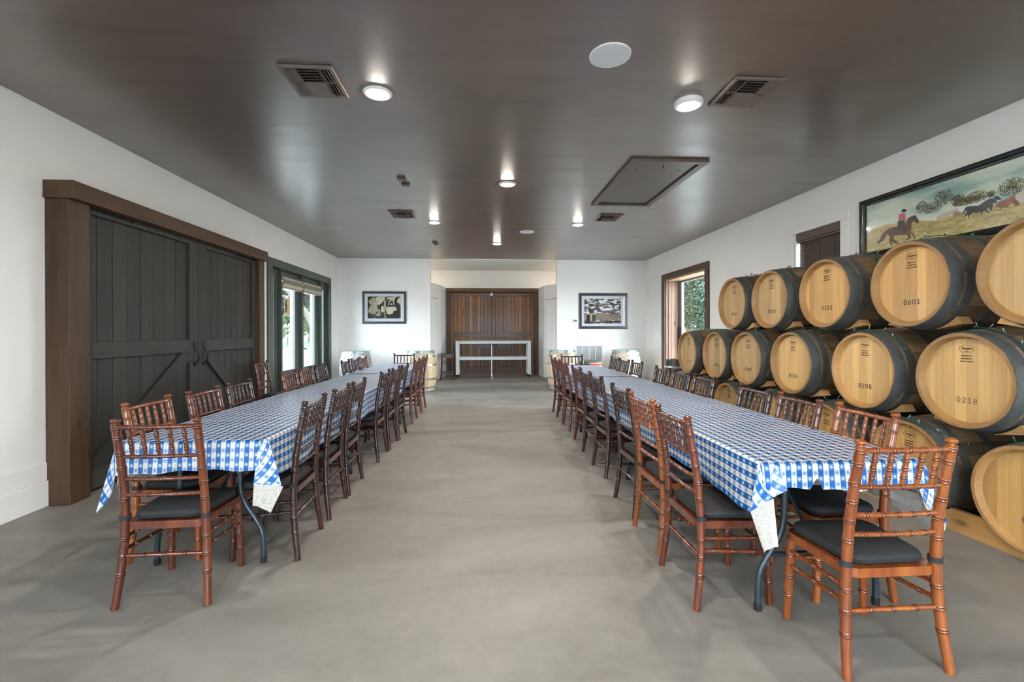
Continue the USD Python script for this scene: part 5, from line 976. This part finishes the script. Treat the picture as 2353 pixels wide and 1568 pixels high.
# ------------------------------------------------------------------ horse painting on the right wall
t = thing('framed_picture', 'long dark-framed picture of a rider driving horses across a prairie, above the barrels', 'picture', (XR, 0, 0))
py1, py0, pz0, pz1, fw = 4.578, 2.26, 2.09, 2.703, 0.062
m_frblk = plain('frame_black_green', S(26, 36, 34), 0.32, coat=0.4, noise=0.5, nscale=18)
prof = [(0, 0), (0.040, 0), (0.048, 0.014), (0.040, 0.034), (0.030, 0.044), (0.026, fw), (0, fw)]
def fbar(a, b_, flip):
    """moulding from a to b (y,z), profile: (depth out, inward)"""
    a, b_ = np.array(a), np.array(b_); d = (b_ - a) / np.linalg.norm(b_ - a); nn = np.array([-d[1], d[0]]) * flip; V = []
    for end, sg in ((a, 1), (b_, -1)):
        for o, i in prof: p = end + nn * i + d * i * sg; V.append((-o - 0.001, p[0], p[1]))
    k = len(prof); F = []
    for j in range(k): F += [(j, (j + 1) % k, k + (j + 1) % k), (j, k + (j + 1) % k, k + j)]
    for j in range(1, k - 1): F += [(0, j + 1, j), (k, k + j, k + j + 1)]
    return np.array(V), np.array(F)
for a, b_ in (((py1, pz1), (py0, pz1)), ((py0, pz1), (py0, pz0)), ((py0, pz0), (py1, pz0)), ((py1, pz0), (py1, pz1))): obj('frame', fbar(a, b_, 1), m_frblk, t, smooth=30)
bead = MB(); 
for y in np.arange(py0 + fw, py1 - fw, 0.0135): bead.add(*xf(trimesh_ico, t=(-0.027, y, pz1 - fw + 0.004), s=0.0055))
obj('beading', bead, m_frblk, t, smooth=True, kind='stuff')
m_psky = M('print_sky', {'tc': ('texture_coordinate', {}), 'mp': ('mapping', {'scale': (1, 0.8, 3.2), 'rotation': (0.12, 0, 0)}), 'n': ('noise_texture', {'scale': 2.2, 'detail': 5.0, 'roughness': 0.5}), 'r': ('rgb_ramp', {'ramp': [(0.34, S(150, 188, 180)), (0.48, S(204, 218, 204)), (0.62, S(226, 232, 214))]}), 'p': ('principled_bsdf', {'roughness': 0.25})},
    [('tc.object', 'mp.vector'), ('mp.vector', 'n.vector'), ('n.fac', 'r.fac'), ('r.color', 'p.base_color')], 'p.BSDF')
m_pgr = M('print_grass', {'tc': ('texture_coordinate', {}), 'mp': ('mapping', {'scale': (1, 1, 4)}), 'n': ('noise_texture', {'scale': 9.0, 'detail': 7.0, 'roughness': 0.65}), 'r': ('rgb_ramp', {'ramp': [(0.3, S(146, 126, 66)), (0.5, S(200, 178, 108)), (0.7, S(224, 208, 148))]}), 'p': ('principled_bsdf', {'roughness': 0.25})},
    [('tc.object', 'mp.vector'), ('mp.vector', 'n.vector'), ('n.fac', 'r.fac'), ('r.color', 'p.base_color')], 'p.BSDF')
HM = {'horse': plain('print_bay', S(84, 42, 22), 0.3, noise=0.45, nscale=16), 'hat': plain('print_hat', S(30, 30, 32), 0.3), 'face': plain('print_skin', S(196, 140, 110), 0.3), 'shirt': plain('print_pink', S(206, 96, 104), 0.3, noise=0.15), 'chaps': plain('print_chaps', S(46, 40, 38), 0.3, noise=0.3), 'black': plain('print_black_horse', S(34, 34, 40), 0.3, noise=0.3, nscale=20), 'black2': None, 'white': plain('print_white_horse', S(214, 200, 188), 0.3, noise=0.12, nscale=14), 'brown': plain('print_sorrel', S(146, 88, 52), 0.3, noise=0.4, nscale=22), 'cream': plain('print_cream_horse', S(204, 192, 172), 0.3, noise=0.12, nscale=14), 'tan': plain('print_buckskin', S(176, 144, 110), 0.3, noise=0.2, nscale=14)}
HM['black2'] = HM['black']; m_pbush = [plain('print_bush%d' % i, c, 0.3, noise=0.5, nscale=34, detail=7) for i, c in enumerate((S(150, 146, 128), S(112, 92, 70), S(124, 112, 64), S(112, 108, 62)))]
inner = sbox(py0 + fw - 0.004, pz0 + fw - 0.004, py1 - fw + 0.004, pz1 - fw + 0.004)
pr = obj('print', prism(inner, 0.004, 'yz', -0.0125), m_psky, t); lay = [0]
def pshape(P, mt, nm='print_shape'):
    P = P.buffer(0).intersection(inner)
    if P.area < 1e-6: return
    lay[0] += 1; obj(nm, prism(P, 0.0004, 'yz', -0.0130 - lay[0] * 0.00025), mt, pr)
gl = POLYS['ground']; gl = gl + [[2.25, 2.235]]
pb = random.Random(5)
hexa = np.array([(math.cos(q), math.sin(q)) for q in np.arange(6) * PI / 3])
def dabs(pts, nm, mt, dx):
    """small flat brush marks (y, z, ry, rz, turn) on the print"""
    V, F = [], []
    for (y, z, ry, rz, a) in pts:
        c, s = math.cos(a), math.sin(a); k = len(V)
        for (u, v) in hexa:
            p = (y + u * ry * c - v * rz * s, z + u * ry * s + v * rz * c); V.append((dx, min(max(p[0], py0 + fw), py1 - fw), min(max(p[1], pz0 + fw), pz1 - fw)))
        F += [(k, k + 2, k + 1), (k, k + 3, k + 2), (k, k + 4, k + 3), (k, k + 5, k + 4)]
    if V: obj(nm, (np.array(V), np.array(F)), mt, pr, kind='stuff')
tones = [plain('print_bush%d' % i, c, 0.3, noise=0.3, nscale=60) for i, c in enumerate((S(164, 166, 146), S(128, 112, 88), S(86, 72, 56), S(146, 134, 78), S(104, 98, 60), S(66, 62, 46)))]
marks = [[] for _ in tones]; twigs = []
for i, (y, z, w_, h_) in enumerate([tuple(b_) for b_ in POLYS['bush']] + [(3.82, 2.45, 0.16, 0.09), (3.53, 2.43, 0.2, 0.06), (2.95, 2.40, 0.22, 0.12), (2.70, 2.36, 0.18, 0.10)]):
    pal = [(0, 1), (0, 1, 2), (1, 2, 2), (3, 4, 1), (3, 4), (3, 4, 5), (0, 1), (1, 2, 4), (4, 5), (1, 2)][i]
    for k in range(int(9000 * w_ * h_ ** 0.5)):
        a = pb.uniform(0, 2 * PI); q = pb.uniform(0, 1) ** 0.6; yy, zz = y + math.cos(a) * q * w_ * 0.56, z - 0.012 + math.sin(a) * q * h_ * 0.55
        marks[pb.choice(pal)].append((yy, zz, pb.uniform(0.002, 0.0065), pb.uniform(0.0015, 0.004), pb.uniform(0, 3)))
    for k in range(int(90 * w_)):
        a = pb.uniform(0.5, 2.6); ln = pb.uniform(0.35, 0.62) * h_; twigs.append((y + pb.uniform(-0.3, 0.3) * w_ + math.cos(a) * ln * 0.5, z - h_ * 0.35 + math.sin(a) * ln * 0.5, ln * 0.5, 0.0009, a))
for i, mk in enumerate(marks): dabs(mk, 'print_bush', tones[i], -0.0131 - i * 0.00006)
dabs(twigs, 'print_twig', tones[2], -0.0136)
lay[0] = 4
pshape(Polygon([tuple(q) for q in sorted(gl)] + [(4.6, pz0), (2.2, pz0)]), m_pgr)
gt = [plain('print_grass_mark%d' % i, c, 0.3) for i, c in enumerate((S(118, 104, 50), S(196, 178, 112), S(144, 138, 66)))]
gm = [[], [], []]
for k in range(2600):
    y = pb.uniform(py0 + fw, py1 - fw); zt_ = np.interp(y, [q[0] for q in sorted(gl)], [q[1] for q in sorted(gl)]) - 0.02; z = zt_ - abs(pb.gauss(0, 0.12))
    if z > pz0 + fw: gm[pb.choice((0, 1, 1, 2))].append((y, z, pb.uniform(0.006, 0.022), pb.uniform(0.0006, 0.0016), pb.uniform(-0.5, 0.3)))
for i in range(3): dabs(gm[i], 'print_grass', gt[i], -0.0146 - i * 0.00005)
lay[0] = 8
for k in ('cream', 'tan', 'brown', 'black2', 'black', 'white', 'horse', 'chaps', 'shirt', 'face', 'hat'): pshape(Polygon(POLYS[k]), HM[k])
obj('glazing', prism(sbox(py0 + fw - 0.002, pz0 + fw - 0.002, py1 - fw + 0.002, pz1 - fw + 0.002), 0.002, 'yz', -0.0215), m_picglass, t)
# ------------------------------------------------------------------ outside
m_gravel = plain('gravel_drive', S(58, 56, 53), 0.9, noise=0.25, nscale=3.0, bump=0.4, bscale=40, bdist=0.02, detail=8)  # drive, lawn and leaf colours are darkened to offset the strong daylight
m_grass = plain('lawn_grass', S(34, 52, 21), 0.9, noise=0.35, nscale=5.0, bump=0.6, bscale=60, bdist=0.03, detail=8)
struct('ground', bx((-120, -40, -0.5), (120, 140, -0.125)), m_gravel, 'gravel ground outside, darkened to offset the strong daylight')
P = Polygon([(-120, 36), (-14.0, 30), (-6, 33), (-5.5, 140), (-120, 140)]); struct('ground_001', prism(P, 0.03, 'xy', -0.13), m_grass, 'sunlit lawn beyond the drive')
struct('ground_002', prism(Polygon([(5.2, 11.2), (40, 11.2), (40, 60), (5.2, 60)]), 0.03, 'xy', -0.13), m_grass, 'grass outside the big window')
m_patio = plain('pale_concrete', S(192, 187, 178), 0.85, noise=0.08, nscale=4)  # unseen terraces, added to bounce daylight up into the room
struct('ground_003', bx((-9.0, -12.0, -0.2), (XL - WT, 16.0, -0.09)), m_patio, 'pale concrete terrace added to bounce daylight, outside the glass doors')
struct('ground_004', bx((XR + WT, -12.0, -0.2), (9.0, 13.6, -0.09)), m_patio, 'pale concrete terrace added to bounce daylight, outside the big window')
struct('ground_005', bx((XL - WT, -12.0, -0.2), (XR + WT, YF - 0.3, -0.09)), m_patio, 'pale concrete terrace added to bounce daylight, behind the viewer')
struct('roof', bx((XL - WT - 0.7, YF - 0.7, H + 0.16), (XR + WT + 0.5, AY + 0.8, H + 0.34)), m_post, 'roof slab over the room')
struct('wall_outer_back', bx((XL - WT, AY + 0.21, -0.1), (fx0 - 0.05, AY + 0.3, H)), m_wall, 'outer wall beside the alcove doors'); struct('wall_outer_back_001', bx((fx1 + 0.05, AY + 0.21, -0.1), (XR + WT, AY + 0.3, H)), m_wall, 'outer wall beside the alcove doors, right')
def leaf_mat(nm, c1, c2):
    return M(nm, {'g': ('geometry', {}), 'r': ('rgb_ramp', {'ramp': [(0.0, c1), (1.0, c2)]}), 'd': ('principled_bsdf', {'roughness': 0.4, 'specular_ior_level': 0.4}), 't': ('translucent_bsdf', {}), 'm': ('mix_closure', {'fac': 0.35})},
             [('g.random_per_island', 'r.fac'), ('r.color', 'd.base_color'), ('r.color', 't.color'), ('d.BSDF', 'm.closure1'), ('t.BSDF', 'm.closure2')], 'm.closure')
m_leafd = leaf_mat('leaf_deep', S(20, 38, 14), S(58, 80, 28)); m_leafl = leaf_mat('leaf_pale', S(50, 70, 28), S(80, 96, 48)); m_leafg = leaf_mat('leaf_gloss', S(20, 44, 18), S(92, 112, 54))
m_bark = wood('tree_bark', S(44, 38, 32), S(86, 76, 66), 'z', 18, 0.9, 0, 0.6)
def leaves(pts, size, seed, spread=1.0):
    r = np.random.default_rng(seed); n = len(pts); a = r.normal(size=(n, 3)); a /= np.linalg.norm(a, axis=1, keepdims=True); b_ = np.cross(a, r.normal(size=(n, 3))); b_ /= np.linalg.norm(b_, axis=1, keepdims=True)
    s = size * r.uniform(0.6, 1.3, (n, 1)); c = np.cross(a, b_) * s * 0.12
    V = np.stack([pts - a * s, pts + b_ * s * 0.45 + c, pts + a * s, pts - b_ * s * 0.45 + c], 1).reshape(-1, 3); i = np.arange(n)[:, None] * 4
    return V, np.vstack([i + [0, 1, 2], i + [0, 2, 3]])
def blob_pts(blobs, n, seed):
    r = np.random.default_rng(seed); out = []
    vol = np.array([b_[3] ** 2 for b_ in blobs]); cnt = (n * vol / vol.sum()).astype(int)
    for (x, y, z, q), k in zip(blobs, cnt):
        d = r.normal(size=(k, 3)); d /= np.linalg.norm(d, axis=1, keepdims=True); out.append(np.array([x, y, z]) + d * q * r.uniform(0.35, 1.0, (k, 1)) ** 0.6 * [1, 1, 0.8])
    return np.vstack(out)
def tree(label, blobs, n, size, mat, trunk, seed, name='tree', group=None):
    t = thing(name, label, 'tree' if name == 'tree' else 'shrub', (0, 0, 0), 0, group)
    for i, (path, r_) in enumerate(trunk): obj('trunk' if i == 0 else 'branch', tube(path, r_, 9), m_bark, t, smooth=50)
    obj('foliage', leaves(blob_pts(blobs, n, seed), size, seed), mat, t, kind='stuff')
    return t
def curve(pts, n=12):
    pts = np.array(pts, float); s = np.linspace(0, 1, len(pts)); q = np.linspace(0, 1, n)
    from scipy.interpolate import PchipInterpolator as PI_
    return np.stack([PI_(s, pts[:, k])(q) for k in range(3)], 1)
def taper(a, b_, n=12): return np.linspace(a, b_, n)
T = random.Random(11)
# big leaning tree seen through the glass doors
bl = [(T.uniform(-11.8, -5.6), T.uniform(20.8, 24.8), T.uniform(2.3, 6.8), T.uniform(0.7, 1.2)) for _ in range(46)]
tree('large spreading tree on the drive seen through the glass doors', bl, 26000, 0.085, m_leafd,
     [(curve([(-6.9, 20, -0.2), (-7.0, 20, 0.9), (-7.2, 20, 1.7), (-7.6, 20, 2.35), (-8.0, 20.1, 2.85), (-8.6, 20.3, 3.4), (-9.8, 20.8, 4.4)], 16), taper(0.17, 0.08, 16)),
      (curve([(-7.5, 20, 2.2), (-7.75, 20.0, 2.9), (-7.6, 20.2, 3.8), (-7.4, 20.4, 4.6)]), taper(0.09, 0.04)), (curve([(-8.0, 20.1, 2.8), (-8.8, 20.3, 2.95), (-9.6, 20.4, 3.3)]), taper(0.07, 0.03)), (curve([(-7.1, 20, 1.3), (-6.6, 20, 2.2), (-6.3, 20.2, 3.6)]), taper(0.10, 0.05))], 3)
LB = ['deep green tree far beyond the lawn, leftmost in the glass doors', 'deep green tree beyond the lawn, left of the near tree', 'deep green tree beyond the lawn, behind the near tree', 'deep green tree beyond the lawn, right of the near tree', 'deep green tree beyond the lawn, farthest right in the glass doors']
for i, (x, y) in enumerate([(-40, 58), (-31, 60), (-22.5, 62), (-14, 60), (-27, 74)]):
    bl = [(x + T.uniform(-3.5, 3.5), y + T.uniform(-2.5, 2.5), T.uniform(2.5, 11), T.uniform(1.5, 2.6)) for _ in range(18)]
    tree(LB[i], bl, 9500, 0.30, m_leafd, [(curve([(x, y, -0.2), (x + 0.2, y, 3), (x - 0.2, y, 6)]), taper(0.28, 0.12))], 20 + i, group='trees beyond the lawn')
k = 0
SHN = ['first from the right', 'second from the right', 'third from the right', 'fourth from the right', 'fifth from the right', 'middle one', 'fifth from the left', 'fourth from the left', 'third from the left', 'second from the left', 'leftmost one']
for row in range(2):
    for i in range(11):
        x, y = -13.5 - i * 2.45 - row * 1.2, 42 + i * 0.4 + row * 5.0 + T.uniform(-0.3, 0.3); k += 1
        bl = [(x + T.uniform(-0.55, 0.55), y + T.uniform(-0.5, 0.5), T.uniform(0.9, 3.0), T.uniform(0.45, 0.65)) for _ in range(6)]
        tree(f'pale green young tree at the lawn edge, {SHN[i]} in the {"nearer" if row == 0 else "farther"} row' , bl, 1300, 0.12, m_leafl, [(curve([(x, y, -0.2), (x + 0.05, y, 1.0), (x, y, 2.2)]), taper(0.05, 0.03))], 40 + k, 'shrub', 'pale green shrubs at the lawn edge')
# wall lantern outside the glass doors
t = thing('wall_lantern', 'brown metal wall lantern hanging outside the glass doors', 'lantern', (-4.22, 10.42, 1.90)); m_lant = plain('lantern_bronze', S(70, 52, 40), 0.5, 0.5)
obj('frame', MB().box(np.array((-0.085, -0.085, -0.22)), np.array((0.085, 0.085, -0.20)), 0.003).box(np.array((-0.085, -0.085, 0.16)), np.array((0.085, 0.085, 0.185)), 0.003).box(np.array((-0.085, -0.085, -0.2)), np.array((-0.07, -0.07, 0.16))).box(np.array((0.07, -0.085, -0.2)), np.array((0.085, -0.07, 0.16))).box(np.array((-0.085, 0.07, -0.2)), np.array((-0.07, 0.085, 0.16))).box(np.array((0.07, 0.07, -0.2)), np.array((0.085, 0.085, 0.16))), m_lant, t)
obj('cap', lathe([(0.10, 0.185), (0.03, 0.26), (0.0, 0.265)], 4), m_lant, t); obj('lamp_glass', lathe([(0, -0.19), (0.06, -0.19), (0.06, 0.15), (0, 0.15)], 16), emit('lantern_glow', (1.0, 0.60, 0.28), 0.35), t, smooth=40)
obj('bracket', tube([(0, 0, 0.26), (0, 0, 0.34), (0.30, 0.0, 0.40), (0.55, 0.0, 0.40)], 0.012, 8), m_lant, t)
# tree and stone wall outside the big window
bl = [(7.9 + T.uniform(-1.9, 1.6), 15.0 + T.uniform(-1.5, 1.6), T.uniform(1.7, 5.2), T.uniform(0.45, 0.8)) for _ in range(60)]
tree('glossy-leaved tree just outside the big right window', bl, 17000, 0.060, m_leafg,
     [(curve([(7.35, 15.0, -0.2), (7.45, 15.0, 1.0), (7.8, 15.1, 2.3), (8.2, 15.0, 4.0)]), taper(0.085, 0.03)), (curve([(7.42, 15, 1.2), (7.1, 14.8, 2.2), (6.9, 14.8, 3.4)]), taper(0.05, 0.015)), (curve([(7.6, 15, 1.5), (8.4, 14.9, 2.0), (9.0, 14.9, 2.4)]), taper(0.04, 0.012))], 90)
bl = [(15 + T.uniform(-6, 9), 36 + T.uniform(-4, 4), T.uniform(2, 9), T.uniform(1.4, 2.4)) for _ in range(26)]
tree('hazy green trees far outside the big right window', bl, 12000, 0.25, m_leafd, [(curve([(15, 36, -0.2), (15.3, 36, 3), (15, 36, 6)]), taper(0.3, 0.12))], 91)
t = thing('stone_wall', 'low dry-laid limestone wall outside the big right window', 'stone wall', (0, 0, 0)); m_stone = [plain('limestone%d' % i, c, 0.9, noise=0.2, nscale=6, bump=0.5, bscale=20, bdist=0.02) for i, c in enumerate((S(84, 78, 70), S(98, 92, 82), S(70, 66, 58)))]
sr = random.Random(3)
for cz in range(7):
    x = 6.6 + sr.uniform(-0.3, 0); z0 = -0.12 + cz * 0.235
    while x < 12:
        w_ = sr.uniform(0.3, 0.62); obj('stone', bx((x + 0.012, 18.2 + sr.uniform(-0.03, 0.03), z0 + 0.01), (x + w_ - 0.012, 18.6, z0 + 0.225), 0.02), m_stone[sr.randrange(3)], t); x += w_
